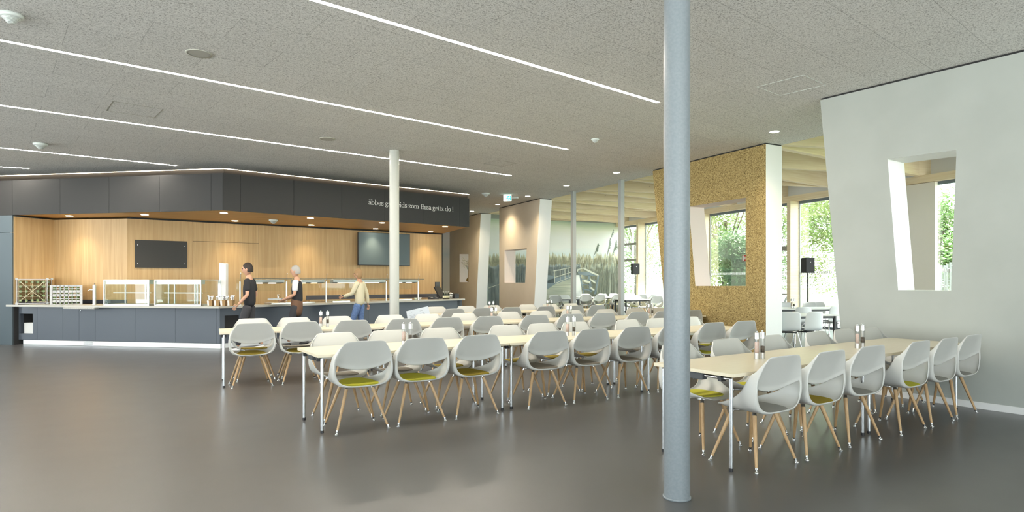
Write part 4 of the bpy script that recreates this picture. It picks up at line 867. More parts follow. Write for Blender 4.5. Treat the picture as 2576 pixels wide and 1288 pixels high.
p = cpt(1134, 0.42, 0.911, True); e = empty('storage_jar', p); tag(e, 'white lidded jar between the till and the receipt printer', 'jar'); b = MB(); b.lathe([(0, 0), (0.06, 0), (0.065, 0.14), (0, 0.14)], 20); b.build('jar_body', M_ACRYL, e); b = MB(); b.lathe([(0, 0.02), (0.055, 0.02), (0.058, 0.12), (0, 0.12)], 16); b.build('paper_roll', M_WHITE, e); b = MB(); b.lathe([(0.067, 0.14), (0.067, 0.155), (0.02, 0.185), (0, 0.185)], 20); b.build('lid', M_WHITE, e)
p = cpt(1146, 0.35, 0.911, True); e = empty('receipt_printer', p, angR); tag(e, 'black receipt printer at the right end of the counter', 'printer'); b = MB(); b.box(-0.09, 0.09, -0.07, 0.11, 0, 0.15); b.build('casing', M_BLACK, e, bev=0.015); b = MB(); b.box(-0.07, 0.07, -0.075, -0.071, 0.06, 0.07); b.build('paper_slot', M_DKGREY, e)
# menu sheet leaning up at the counter front, right of the slender column
P0, d, n = ROWS['back row']
q = at(1051, 12.95); e = empty('menu_sheet', (q.x, q.y, 0), math.radians(-8)); tag(e, 'large tilted white menu sheet on a slim stand behind the chairs', 'menu')
M_SHEET = mat('bluish_white_paper', (0.68, 0.74, 0.80), 0.6)
def shp(px, py, Y=12.95): return (px-1051)/F*Y, EYE-(py-HZ)*Y/F
cs_ = [shp(1030, 838), shp(1092, 826), shp(1077.5, 770), shp(1021, 783)]
b = MB(); b.hexa([(cs_[0][0], -0.002, cs_[0][1]), (cs_[1][0], -0.002, cs_[1][1]), (cs_[1][0], 0.002, cs_[1][1]), (cs_[0][0], 0.002, cs_[0][1]), (cs_[3][0], -0.002, cs_[3][1]), (cs_[2][0], -0.002, cs_[2][1]), (cs_[2][0], 0.002, cs_[2][1]), (cs_[3][0], 0.002, cs_[3][1])]); b.build('sheet', M_SHEET, e)
b = MB(); random.seed(5)
ux = Vector((cs_[2][0]-cs_[3][0], 0, cs_[2][1]-cs_[3][1])); uz = Vector((cs_[0][0]-cs_[3][0], 0, cs_[0][1]-cs_[3][1])); o3 = Vector((cs_[3][0], -0.0035, cs_[3][1]))
for colx in (0.12, 0.60):
    for r in range(14):
        y0 = 0.12+r*0.055; 
        if r in (1, 6): continue
        x1 = colx+(0.13 if r == 0 else random.uniform(0.16, 0.28)); q0, q1, q2, q3 = o3+ux*colx+uz*y0, o3+ux*x1+uz*y0, o3+ux*x1+uz*(y0+0.016), o3+ux*colx+uz*(y0+0.016); b.poly([q0, q1, q2, q3])
b.build('text_lines', mat('grey_print', (0.38, 0.42, 0.48), 0.6), e)
b = MB(); b.cyl((0.03, 0.01, 0.0), (0.03, 0.01, 0.75), 0.012, n=10); b.cyl((0.03, 0.01, 0), (0.03, 0.01, 0.015), 0.14, n=24); b.build('stand', M_STEEL, e)
# vase with blossom in the niche
vx = (A1[0]+D1[0]*2.55+0.8915*0.14, A1[1]+D1[1]*2.55+0.453*0.14, 1.391); e = empty('vase', vx); tag(e, 'slender bronze vase with pale blossom twigs in the wall niche', 'vase')
b = MB(); b.lathe([(0, 0), (0.04, 0.0), (0.115, 0.07), (0.11, 0.10), (0.04, 0.20), (0.035, 0.42), (0.045, 0.44), (0.035, 0.44), (0.03, 0.3)], 24); b.build('vase_body', mat('bronze_glaze', (0.36, 0.22, 0.06), 0.22, 0.8), e)
b = MB(); random.seed(9); fl = MB()
for k in range(9):
    q = (random.uniform(-0.28, 0.08), random.uniform(-0.1, 0.05), random.uniform(0.62, 0.95)); b.tube([(0, 0, 0.40), (q[0]*0.4, q[1]*0.5, 0.62), q], 0.004, 5)
    for j in range(9): fl.sphere((q[0]+random.uniform(-0.07, 0.07), q[1]+random.uniform(-0.05, 0.05), q[2]+random.uniform(-0.1, 0.05)), 0.019, 6, 4)
b.build('twigs', mat('twig_green', (0.12, 0.14, 0.05), 0.7), e); fl.build('blossom', mat('cream_blossom', (0.85, 0.78, 0.66), 0.6), e)

# ------------------------------------------------------------------ people
def skin(verts, edges, radii, sub=2):
    me = bpy.data.meshes.new('t'); me.from_pydata(verts, edges, []); o = bpy.data.objects.new('t', me); COL.objects.link(o)
    sk = o.modifiers.new('s', 'SKIN'); sk.use_smooth_shade = True
    sv = me.skin_vertices[0].data if me.skin_vertices else None
    if sv is None:
        bm = bmesh.new(); bm.from_mesh(me); bm.verts.layers.skin.verify(); bm.to_mesh(me); bm.free(); sv = me.skin_vertices[0].data
    for i, r in enumerate(radii): sv[i].radius = (r if isinstance(r, tuple) else (r, r))
    sv[0].use_root = True
    s = o.modifiers.new('b', 'SUBSURF'); s.levels = sub; s.render_levels = sub
    return bake(o)
def chain(pts, rad, sub=2):
    return skin([tuple(p) for p in pts], [(i, i+1) for i in range(len(pts)-1)], rad, sub)
M_SKIN = mat('skin', (0.58, 0.33, 0.22), 0.5); M_EYE = mat('eye_dark', (0.03, 0.02, 0.02), 0.3); M_LIP = mat('lips', (0.45, 0.17, 0.14), 0.5)
def head_mesh(mb, c, s=1.0, hair=False):
    """face looks along +y; c = head centre"""
    nu, nv = 36, 28; P = []
    for j in range(nv+1):
        ph = PI*j/nv; row = []
        for i in range(nu):
            th = 2*PI*i/nu; x = math.sin(ph)*math.cos(th); y = math.sin(ph)*math.sin(th); z = math.cos(ph)
            X_, Y_, Z_ = x*0.074, y*0.094-0.004, z*0.122
            if z < 0: X_ *= 1-0.30*(-z)**1.3; Y_ = Y_*(1-0.18*(-z)) if y > 0 else Y_*(1-0.45*(-z))
            if y > 0.75 and not hair:
                dz = (Z_+0.012)/0.022; Y_ += 0.024*math.exp(-(X_/0.012)**2)*math.exp(-dz*dz if dz < 0 else -dz*dz*0.35)
                Y_ -= 0.007*math.exp(-((abs(X_)-0.030)/0.014)**2)*math.exp(-((Z_-0.012)/0.013)**2)
                Y_ += 0.006*math.exp(-(X_/0.03)**2)*math.exp(-((Z_+0.052)/0.010)**2)+0.008*math.exp(-(X_/0.02)**2)*math.exp(-((Z_+0.098)/0.018)**2)
            row.append((c[0]+X_*s, c[1]+Y_*s, c[2]+Z_*s))
        P.append(row)
    mb.grid(P, 0, True, True)
    for sx in (-1, 1):
        mb.sphere((c[0]+sx*0.030*s, c[1]+0.080*s, c[2]+0.012*s), 0.010*s, 10, 8, 1)
        mb.sphere((c[0]+sx*0.076*s, c[1]-0.008*s, c[2]-0.003*s), 0.03*s, 10, 8, 0, (0.35, 0.6, 1.05))
    mb.sphere((c[0], c[1]+0.084*s, c[2]-0.052*s), 0.022*s, 12, 6, 2, (1, 0.35, 0.28))
def hand(mb, wrist, d, palm_n, s=1.0, curl=0.5):
    """wrist point, direction of the fingers, palm normal"""
    d = Vector(d).normalized(); pn = Vector(palm_n).normalized(); side = d.cross(pn).normalized(); w = Vector(wrist)
    mb.addmesh(chain([w, w+d*0.035*s, w+d*0.085*s], [(0.024, 0.018), (0.036, 0.017), (0.038, 0.015)]), m=0)
    for k, (off, L) in enumerate(((-0.028, 0.062), (-0.010, 0.074), (0.009, 0.070), (0.026, 0.054))):
        a = w+d*0.075*s+side*off*s; d1 = (d+pn*curl*0.4).normalized(); d2 = (d+pn*curl*1.1).normalized(); d3 = (d*0.6+pn*curl*1.6).normalized()
        b1 = a+d1*L*0.5*s; b2 = b1+d2*L*0.32*s; b3 = b2+d3*L*0.28*s; mb.addmesh(chain([a, b1, b2, b3], [0.010, 0.0092, 0.0085, 0.0070], 1), m=0)
    a = w+d*0.025*s-side*0.028*s; b1 = a+(d*0.7-side*0.6+pn*0.3).normalized()*0.04*s; b2 = b1+(d+pn*0.5).normalized()*0.03*s; mb.addmesh(chain([a, b1, b2], [0.012, 0.0105, 0.008], 1), m=0)
def person(loc, rz, H, label, J, shirt, trousers, sleeve, hairm, hairlen, shoe, extras=None):
    k = H/1.78; e = empty('person', loc, rz); tag(e, label, 'person')
    V = lambda p: Vector(p)*k
    neck, headc = V((0, 0.01, 1.455)), V((0, 0.045, 1.635))
    mb = MB(); pel = V((0, 0, 0.95))
    tor = [pel, V((0, 0.0, 1.08)), V((0, 0.01, 1.25)), V((0, 0.0, 1.38)), neck, V((0, 0.02, 1.54))]
    mb.addmesh(chain(tor, [(0.155*k, 0.11*k), (0.13*k, 0.10*k), (0.155*k, 0.11*k), (0.15*k, 0.09*k), (0.066*k, 0.064*k), (0.058*k, 0.060*k)]))
    head_mesh(mb, headc, k*1.06)
    for sgn, s in ((-1, 'L'), (1, 'R')):
        sh = V((0.175*sgn, 0, 1.405)); el = V(J['el'+s]); wr = V(J['wr'+s])
        mb.addmesh(chain([V((0.10*sgn, 0, 1.40)), sh, (sh+el)/2, el, (el*0.4+wr*0.6), wr], [0.05*k, 0.053*k, 0.045*k, 0.037*k, 0.033*k, 0.024*k]))
        dd = (wr-el).normalized(); hand(mb, wr, dd+Vector(J.get('hd'+s, (0, 0, 0))), J.get('pn'+s, (-sgn, 0.2, 0)), k, J.get('curl', 0.5))
        hip = V((0.09*sgn, 0, 0.90)); kn = V(J['kn'+s]); an = V(J['an'+s])
        mb.addmesh(chain([hip, (hip+kn)/2, kn, (kn*0.6+an*0.4), an], [0.085*k, 0.078*k, 0.055*k, 0.052*k, 0.036*k]))
    mb.build('body', [M_SKIN, M_EYE, M_LIP], e)
    # shirt with sleeves
    mb = MB(); hem = J.get('hem', 0.90)
    mb.addmesh(chain([V((0, 0, hem)), V((0, 0, 1.08)), V((0, 0.01, 1.25)), V((0, 0.0, 1.38)), V((0, 0.005, 1.45))], [(0.178*k, 0.128*k), (0.155*k, 0.12*k), (0.178*k, 0.128*k), (0.172*k, 0.108*k), (0.085*k, 0.075*k)]))
    sv = MB(); svs = []
    for sgn, s in ((-1, 'L'), (1, 'R')):
        sv = MB() if J.get('sleeve_mat') else sv
        sh = V((0.175*sgn, 0, 1.405)); el = V(J['el'+s]); wr = V(J['wr'+s])
        if sleeve == 'short': pts = [V((0.09*sgn, 0, 1.405)), sh, sh*0.45+el*0.55, sh*0.22+el*0.78]; rr = [0.07*k, 0.072*k, 0.064*k, 0.062*k]
        else: pts = [V((0.09*sgn, 0, 1.405)), sh, (sh+el)/2, el, (el+wr)/2, el*0.08+wr*0.92]; rr = [0.068*k, 0.07*k, 0.062*k, 0.054*k, 0.05*k, 0.044*k]
        sv.addmesh(chain(pts, rr))
        if J.get('sleeve_mat'): sv.build('sleeve', J['sleeve_mat'], e)
    if not J.get('sleeve_mat'): mb.v, mb.f, mb.m, mb.sm = mb.v+sv.v, mb.f+[tuple(i+len(mb.v) for i in f) for f in sv.f], mb.m+sv.m, mb.sm+sv.sm
    mb.build('shirt', shirt, e)
    mb = MB(); mb.addmesh(chain([V((0, 0, 1.0)), V((0, 0, 0.90))], [(0.165*k, 0.118*k), (0.165*k, 0.118*k)]))
    for sgn, s in ((-1, 'L'), (1, 'R')):
        hip = V((0.085*sgn, 0, 0.93)); kn = V(J['kn'+s]); an = V(J['an'+s])
        mb.addmesh(chain([hip, (hip+kn)/2, kn, (kn+an)/2, kn*0.05+an*0.95], [0.10*k, 0.092*k, 0.072*k, 0.064*k, 0.058*k]))
    mb.build('trousers', trousers, e)
    for sgn, s in ((-1, 'L'), (1, 'R')):
        an = V(J['an'+s]); lift = an.z-0.09*k; mb = MB()
        mb.addmesh(chain([(an.x, an.y-0.05*k, an.z-0.05*k), (an.x, an.y+0.03*k, an.z-0.055*k), (an.x, an.y+0.11*k, an.z-0.062*k), (an.x, an.y+0.17*k, an.z-0.066*k)], [(0.040*k, 0.038*k), (0.046*k, 0.034*k), (0.046*k, 0.028*k), (0.034*k, 0.022*k)])); mb.build('shoe', shoe, e)
    mb = MB(); nu, nv = 30, 20; P = []
    for j in range(nv+1):
        ph = (0.50 if hairlen < 1 else 0.62)*PI*j/nv; row = []
        for i in range(nu):
            th = 2*PI*i/nu; y = math.sin(th); lim = 1.0
            front = max(0.0, y); p2 = ph*(1-0.42*front**1.5)
            p2 = p2*(1.25 if y < -0.1 else 1.0)
            x_, y_, z_ = math.sin(p2)*math.cos(th)*0.088, math.sin(p2)*math.sin(th)*0.108-0.008, math.cos(p2)*0.142
            row.append((headc[0]+x_*k, headc[1]+y_*k, headc[2]+z_*k))
        P.append(row)
    mb.grid(P, 0, True, True); mb.build('hair', hairm, e)
    if extras: extras(e, k)
    return e
WALK = dict(elL=(-0.22, -0.02, 1.13), wrL=(-0.22, 0.16, 0.93), elR=(0.22, -0.10, 1.13), wrR=(0.22, -0.02, 0.88), knL=(-0.10, 0.14, 0.50), anL=(-0.10, 0.20, 0.09), knR=(0.10, 0.02, 0.50), anR=(0.10, -0.22, 0.115))
CARRY = dict(elL=(-0.23, 0.0, 1.13), wrL=(-0.17, 0.26, 1.02), elR=(0.23, 0.0, 1.13), wrR=(0.17, 0.26, 1.02), knL=(-0.10, 0.12, 0.50), anL=(-0.10, 0.16, 0.09), knR=(0.10, 0.03, 0.50), anR=(0.10, -0.18, 0.11), curl=1.0)
M_BLK = mat('black_cotton', (0.022, 0.023, 0.027), 0.85); M_DKT = mat('dark_trousers', (0.045, 0.045, 0.052), 0.85); M_WHT = mat('white_cotton', (0.78, 0.78, 0.80), 0.85)
M_CRM = mat('cream_knit', (0.70, 0.64, 0.46), 0.9); M_JEAN = texmat('blue_denim', (0.10, 0.17, 0.36), (0.15, 0.24, 0.45), nscale=30, rough=0.85); M_BRN = mat('brown_apron', (0.16, 0.085, 0.05), 0.8)
def ex1(e, k):
    b = MB(); b.lathe([(0, 0), (0.085, 0.0), (0.12, 0.03), (0.115, 0.032), (0.08, 0.006)], 24, (0.30*k, 0.03, 0.80*k)); b.build('plate', M_WHITE, e)
J1 = dict(WALK); J1.update(wrR=(0.24, 0.10, 0.90), elR=(0.24, -0.06, 1.13), hem=0.86)
p = at(628, 13.0); person(p, math.radians(97), 1.83, 'dark haired person in black t-shirt walking left past the counter', J1, M_BLK, M_DKT, 'short', mat('dark_hair', (0.025, 0.016, 0.012), 0.6), 0.5, mat('white_shoe', (0.7, 0.7, 0.7), 0.5))
def ex2(e, k):
    b = MB(); b.addmesh(chain([Vector((0, 0.012, 0.62))*k, Vector((0, 0.012, 0.92))*k, Vector((0, 0.012, 1.10))*k], [(0.185*k, 0.135*k), (0.182*k, 0.136*k), (0.165*k, 0.13*k)])); b.build('apron', M_BRN, e)
J2 = dict(CARRY); J2.update(sleeve_mat=M_WHT, hem=0.88)
p = at(748, 14.0); person(p, math.radians(95), 1.80, 'grey haired person in dark vest and brown apron carrying a tray', J2, M_BLK, M_DKT, 'short', mat('grey_hair', (0.42, 0.40, 0.37), 0.7), 0.5, M_BLACK, ex2)
J3 = dict(WALK); J3.update(elR=(0.24, -0.08, 1.14), wrR=(0.26, -0.10, 0.89), elL=(-0.22, 0.10, 1.16), wrL=(-0.16, 0.36, 1.08), hem=0.84)
p = at(905, 15.15); person(p, math.radians(80), 1.75, 'person in cream jumper and blue jeans reaching to the counter', J3, M_CRM, M_JEAN, 'long', mat('light_brown_hair', (0.34, 0.21, 0.10), 0.7), 1.2, mat('tan_shoe', (0.4, 0.3, 0.2), 0.6))
p = at(748, 14.0); d = (math.cos(math.radians(185)), math.sin(math.radians(185)))
b = MB(); b.box(-0.20, 0.20, -0.14, 0.14, 0, 0.008); 
for s in (-1, 1): b.box(-0.20, 0.20, s*0.14-0.004, s*0.14+0.004, 0, 0.025); b.box(s*0.20-0.004, s*0.20+0.004, -0.14, 0.14, 0, 0.025)
tag(b.build('serving_tray', mat('pale_grey_tray', (0.5, 0.53, 0.52), 0.4), None, (p.x+d[0]*0.44, p.y+d[1]*0.44, 1.03), math.radians(95)), 'pale grey tray held by the grey haired person', 'tray')

# ------------------------------------------------------------------ winter garden: facade, beams, mural
FO = (8.99, 19.8); FD = unit((-1.61, 3.8)); FN = (-FD[1], FD[0])   # FN points into the room
FNo = (FD[1], -FD[0])                                              # outwards
BAY = 4.13
def fp(s, k=0.0): return (FO[0]+FD[0]*s+FNo[0]*k, FO[1]+FD[1]*s+FNo[1]*k)
s_m = 10.25   # where the mural wall meets the facade
fa = math.atan2(FD[1], FD[0])
SPR = M_SPRUCE
for i in range(-4, 3):
    s = i*BAY
    if i == -1: continue   # the cream wall section stands there
    q = fp(s, -0.18); b = MB(); b.box(-0.07, 0.07, -0.18, 0.18, 0, 3.94); o = b.build('timber_post', SPR, None, (q[0], q[1], 0), fa)
    nm = {2: 'left of the straw board wall', 1: 'seen through the straw board wall opening', 0: 'between straw board wall and white wall'}.get(i, 'behind the white wall')
    tag(o, 'upright spruce timber post, '+nm, 'post', 'spruce posts of the glazed facade', 'structure')
b = MB(); q0, q1, q2, q3 = fp(-4*BAY, -0.20), fp(s_m, -0.20), fp(s_m, -0.02), fp(-4*BAY, -0.02); b.prism([q0, q1, q2, q3], 3.94, 4.12); b.prism([fp(-4*BAY, -0.02), fp(s_m, -0.02), fp(s_m, 0.10), fp(-4*BAY, 0.10)], 3.96, 4.56, 1)
struct(b.build('trim_2', [SPR, M_WHITE]), 'spruce header beam over the glazed facade', 'beam')
# glazing bars and panes
wn = 1
for i in range(-4, 3):
    s0 = i*BAY; s1 = min((i+1)*BAY, s_m); e = None
    fr = MB(); gl = MB()
    def bar(mb, a, c, z0, z1, k0=0.0, k1=0.08, m=0): mb.prism([fp(a, k0), fp(c, k0), fp(c, k1), fp(a, k1)], z0, z1, m)
    solid = i == -1
    mids = [s0+0.12, s0+0.12+(s1-s0)*0.5]
    bar(fr, s0, s0+0.09, 0.0, 3.94, m=0); bar(fr, s0-0.10, s0, 0.0, 3.94, 0.0, 0.05, 1)
    bar(fr, s0, s1, 3.86, 3.95); bar(fr, s0, s1, 0.0, 0.07)
    if i in (1, 2): 
        a, c = s0+0.2, s0+1.9 if i == 2 else s0+1.6
    # an opening sash with transoms in the far bays, a door frame in the near one
    zt = {2: ((3.05, 3.15), (2.33, 2.43)), 1: (), 0: ((2.42, 2.56),), -1: ()}.get(i, ())
    for z0, z1 in zt: bar(fr, s0+0.05, s1 if i == 2 else s0+2.1, z0, z1, -0.03, 0.09, 1)
    if i == 2: bar(fr, s0+0.09, s0+0.16, 2.33, 3.15, -0.03, 0.09, 1); bar(fr, s1-0.12, s1-0.05, 0, 3.94)
    if i == 0: bar(fr, s0+2.0, s0+2.1, 0, 2.42, -0.02, 0.08, 0); bar(fr, s0+0.25, s0+1.95, 1.0, 1.03, -0.06, -0.03, 1)
    if i == 1: bar(fr, s0+2.4, s0+2.5, 0, 3.94)
    bar(gl, s0+0.09, s1-0.02, 0.07, 3.86, 0.03, 0.042)
    o = fr.build('window_%d' % (i+8), [M_FRAME, M_FRAMEL]); struct(o, 'tall glazed facade bay', 'window'); gl.build('pane', M_GLASS, o)
    mf = MB(); k = 0
    t = s0+0.12
    while t < s1-0.05: mf.prism([fp(t, 0.026), fp(t+0.03, 0.026), fp(t+0.03, 0.028), fp(t, 0.028)], 1.66, 1.74); t += 0.06
    mf.build('frit_strip', mat('frit_white', (0.9, 0.92, 0.92), 0.6), o)
# cream wall section on the facade seen through the white wall's opening
b = MB(); b.prism([fp(-4.38, -0.02), fp(-1.65, -0.02), fp(-1.65, -0.12), fp(-4.38, -0.12)], 0, 3.93); struct(b.build('wall_garden', mat('cream_plaster', (0.90, 0.87, 0.79), 0.8)), 'cream wall section seen through the white wall opening', 'wall')
# garden ceiling and crossing glulam beams
b = MB(); b.prism([(13.5, -5), fp(-27, 0.35), fp(17, 0.35), (-6.5, 34), (-4.23, 30), (13.27, -5)], 4.55, 4.65); struct(b.build('ceiling_garden', M_WHITE), 'white board ceiling above the spruce beams', 'ceiling')
b = MB(); 
th0 = math.radians(24-10); th1 = math.radians(24+10)
def edge_pt(s): return (EDGE_O[0]-EDGE_D[0]*s, EDGE_O[1]-EDGE_D[1]*s)
nb = 0
for k in range(-7, 8):
    s = 1.55+k*2.3; p0 = edge_pt(s)
    if k > 5: continue
    for th, hgt, zb in ((th1, 0.44, 4.10), (th0, 0.44, 4.112)):
        d = (math.cos(th), math.sin(th)); q = isect(p0, d, FO, FD); L = math.hypot(q[0]-p0[0], q[1]-p0[1])-0.03
        mb = MB(); mb.box(0.0, L, -0.07, 0.07, 0, hgt); o = mb.build('ceiling_beam', SPR, None, (p0[0]+0.10, p0[1]+0.05, zb), th); tag(o, 'spruce glulam beam of the zigzag ceiling above the garden seating', 'beam', 'spruce zigzag ceiling beams', 'structure'); nb += 1
# photo mural wall
MO = fp(s_m, -0.30); MDr = (-FNo[0]*1.0, -FNo[1]*1.0)
b = MB(); mw = [offp(MO, MDr, -0.3, 0.0), offp(MO, MDr, 11, 0.0)]
b.prism([mw[0], mw[1], (mw[1][0], mw[1][1]+0.3), (mw[0][0], mw[0][1]+0.3)], 0, 4.6); struct(b.build('wall_mural', M_WALLW))
ma = math.atan2(-MDr[1], -MDr[0])   # local x runs left to right
def mp(px, py):
    t, z = onwall(px, py, MO, MDr); return (-t, z)
e = empty('photo_mural', (MO[0], MO[1], 0), ma); tag(e, 'wall-filling photo mural of reeds and a boardwalk under a pale sky', 'mural')
ms = mat('mural_sky', (0.8, 0.85, 0.8), 0.7); n, l, bs_ = nodes(ms)
tc = n.new('ShaderNodeTexCoord'); sx = n.new('ShaderNodeSeparateXYZ'); mpg = n.new('ShaderNodeMapping'); mpg.inputs['Scale'].default_value = (0.22, 1, 1.1); nz = n.new('ShaderNodeTexNoise'); nz.inputs['Scale'].default_value = 1.3; nz.inputs['Detail'].default_value = 5
ad = n.new('ShaderNodeMath'); ad.operation = 'MULTIPLY_ADD'; ad.inputs[1].default_value = 0.75; mr = n.new('ShaderNodeMapRange'); mr.inputs['From Min'].default_value = 2.2; mr.inputs['From Max'].default_value = 4.7; cr_ = n.new('ShaderNodeValToRGB')
els = cr_.color_ramp.elements; els[0].position = 0.0; els[0].color = (0.92, 0.93, 0.84, 1); els[1].position = 1.0; els[1].color = (0.36, 0.50, 0.42, 1)
for pos, c in ((0.16, (0.90, 0.92, 0.86, 1)), (0.30, (0.78, 0.87, 0.85, 1)), (0.42, (0.93, 0.94, 0.90, 1)), (0.62, (0.95, 0.96, 0.93, 1)), (0.76, (0.90, 0.93, 0.82, 1)), (0.86, (0.66, 0.76, 0.58, 1))):
    ee = els.new(pos); ee.color = c
l.new(tc.outputs['Object'], sx.inputs[0]); l.new(tc.outputs['Object'], mpg.inputs[0]); l.new(mpg.outputs[0], nz.inputs['Vector']); l.new(nz.outputs[0], ad.inputs[0]); l.new(sx.outputs[2], ad.inputs[2]); l.new(ad.outputs[0], mr.inputs[0]); l.new(mr.outputs[0], cr_.inputs[0]); l.new(cr_.outputs[0], bs_.inputs['Base Color'])
b = MB(); b.box(-10.5, 0.25, -0.012, -0.004, 0.0, 4.10); b.build('sky_print', ms, e)
M_REED = texmat('mural_reeds', (0.24, 0.27, 0.22), (0.58, 0.60, 0.46), (16, 1, 1.6), 2.2, 6, 0.8, lo=0.3, hi=0.72); M_REEDB = texmat('mural_reeds_blue', (0.30, 0.36, 0.37), (0.50, 0.54, 0.49), (10, 1, 1.6), 2.0, 5, 0.8, lo=0.3, hi=0.7)
M_RTOP = texmat('mural_reed_tips', (0.50, 0.50, 0.34), (0.80, 0.78, 0.60), (22, 1, 3), 2.5, 5, 0.8)
M_DECK = texmat('mural_deck', (0.30, 0.33, 0.26), (0.56, 0.57, 0.44), (0.3, 1, 14), 2.0, 3, 0.8); M_RAIL = mat('mural_rail_dark', (0.20, 0.25, 0.27), 0.8); M_RAILL = mat('mural_rail_light', (0.62, 0.63, 0.52), 0.8); M_PALE = mat('mural_pale', (0.80, 0.82, 0.78), 0.8)
def flat(mb, pts, y, m=0): mb.poly([(x, y, z) for x, z in pts], m)
random.seed(21)
def reedband(name, px0, px1, ytop, ybot, y, m, mt, amp=9, step=2.2, slope=0.0):
    mb = MB(); px = px0
    while px < px1:
        yt = ytop+slope*(px-px0)+random.uniform(-amp, amp*0.4); w = step*random.uniform(0.8, 1.7)
        (xa, z1), (xb, _) = mp(px-w*0.6, yt), mp(px+w*0.9, yt); xm = mp(px+random.uniform(-1, 2), yt)[0]; zb = mp(px, ybot)[1]; zt = mp(px, yt+amp*1.2)[1]
        mb.poly([(xa, y, zb), (xb, y, zb), (xb, y, zt), (xm, y, z1), (xa, y, zt)], 0)
        px += step*0.55
    return mb.build(name, m, e)
reedband('reed_tips', 1228, 1470, 645, 690, -0.0145, M_RTOP, None, 12)
reedband('reed_bed', 1228, 1472, 668, 778, -0.016, M_REEDB, None, 7, 3)
b = MB(); flat(b, [mp(1368, 745), mp(1378, 722), mp(1400, 706), mp(1430, 697), mp(1447, 693), mp(1450, 700), mp(1452, 745)], -0.018); flat(b, [mp(1368, 745), mp(1452, 745), mp(1462, 790), mp(1340, 790)], -0.018); b.build('boardwalk', M_DECK, e)
b = MB()
for pts in ([(1366, 712), (1394, 712), (1394, 694), (1366, 690)], [(1376, 728), (1394, 716), (1430, 702), (1440, 699), (1440, 690), (1394, 700), (1376, 706)]): flat(b, [mp(*p) for p in pts], -0.0185)
b.build('dark_water_reeds', M_RAIL, e)  # dark water and reeds printed in the mural
b = MB()
for a_, c_ in (((1392, 681), (1437, 672)), ((1395, 697), (1440, 683)), ((1396, 712), (1440, 694)), ((1228, 724), (1262, 712))):
    flat(b, [mp(a_[0], a_[1]+1.8), mp(c_[0], c_[1]+1.2), mp(*c_), mp(*a_)], -0.0195)
for px, y0, y1 in ((1394, 680, 712), (1408, 678, 706), (1420, 676, 701), (1430, 674, 697)): flat(b, [mp(px, y1), mp(px+1.5, y1), mp(px+1.5, y0), mp(px, y0)], -0.0192)
b.build('left_railing', M_RAILL, e)
reedband('right_reed_tips', 1462, 1566, 650, 790, -0.017, M_RTOP, None, 13, 3.0, -0.08)
reedband('right_reeds', 1468, 1566, 672, 790, -0.0174, M_REED, None, 16, 2.4, -0.05)
b = MB(); flat(b, [mp(1449, 692), mp(1457, 692), mp(1464, 740), mp(1466, 760), mp(1449, 760)], -0.019); b.build('pale_path', M_PALE, e)
b = MB()
for pts in ([(1457, 692), (1461, 692), (1470, 738), (1466, 738)], [(1460, 701), (1502, 706), (1502, 709), (1461, 704)], [(1463, 726), (1498, 730), (1497, 733), (1464, 729)], [(1450, 683), (1486, 684), (1506, 693), (1478, 694), (1456, 690)], [(1464, 714), (1490, 716), (1490, 719), (1465, 717)], [(1503, 693), (1507, 693), (1499, 740), (1494, 740)], [(1478, 692), (1484, 692), (1489, 735), (1483, 735)]): flat(b, [mp(*p) for p in pts], -0.0195)
b.build('right_railing', M_RAIL, e)
b = MB()
for pts in ([(1450, 683), (1452, 677), (1468, 673), (1486, 682), (1507, 692), (1503, 694), (1482, 685), (1466, 676), (1455, 679), (1453, 684)], [(1484, 700), (1498, 710), (1497, 714), (1483, 704)], [(1485, 722), (1495, 728), (1495, 732), (1485, 727)], [(1468, 703), (1484, 708), (1484, 713), (1468, 709)]): flat(b, [mp(*p) for p in pts], -0.0202)
b.build('right_railing_light', M_RAILL, e)
b = MB()
def plume(x0, y0, x1, y1, w, n=26):
    for i in range(n):
        f = i/n; cx, cy = x0+(x1-x0)*f, y0+(y1-y0)*f; ln = w*(0.5+math.sin(PI*min(1, f*1.1+0.05)))*random.uniform(0.7, 1.2)
        flat(b, [mp(cx, cy+1.6), mp(cx+ln, cy+ln*0.25+random.uniform(-1, 1)), mp(cx+ln*0.6, cy-ln*0.45), mp(cx, cy-1.2)], -0.0205)
plume(1542, 578, 1534, 604, 3, 10); plume(1534, 600, 1527, 640, 4, 13); plume(1549, 604, 1540, 642, 5, 15); plume(1503, 614, 1494, 642, 5, 14)
for xs in (((1534, 604), (1525, 655)), ((1541, 640), (1536, 690)), ((1494, 640), (1489, 680))):
    (ax, ay), (bx, by) = xs; flat(b, [mp(bx-0.6, by), mp(bx+0.6, by), mp(ax+0.5, ay), mp(ax-0.5, ay)], -0.0205)
b.build('reed_plumes', mat('mural_plume', (0.30, 0.35, 0.29), 0.8), e)

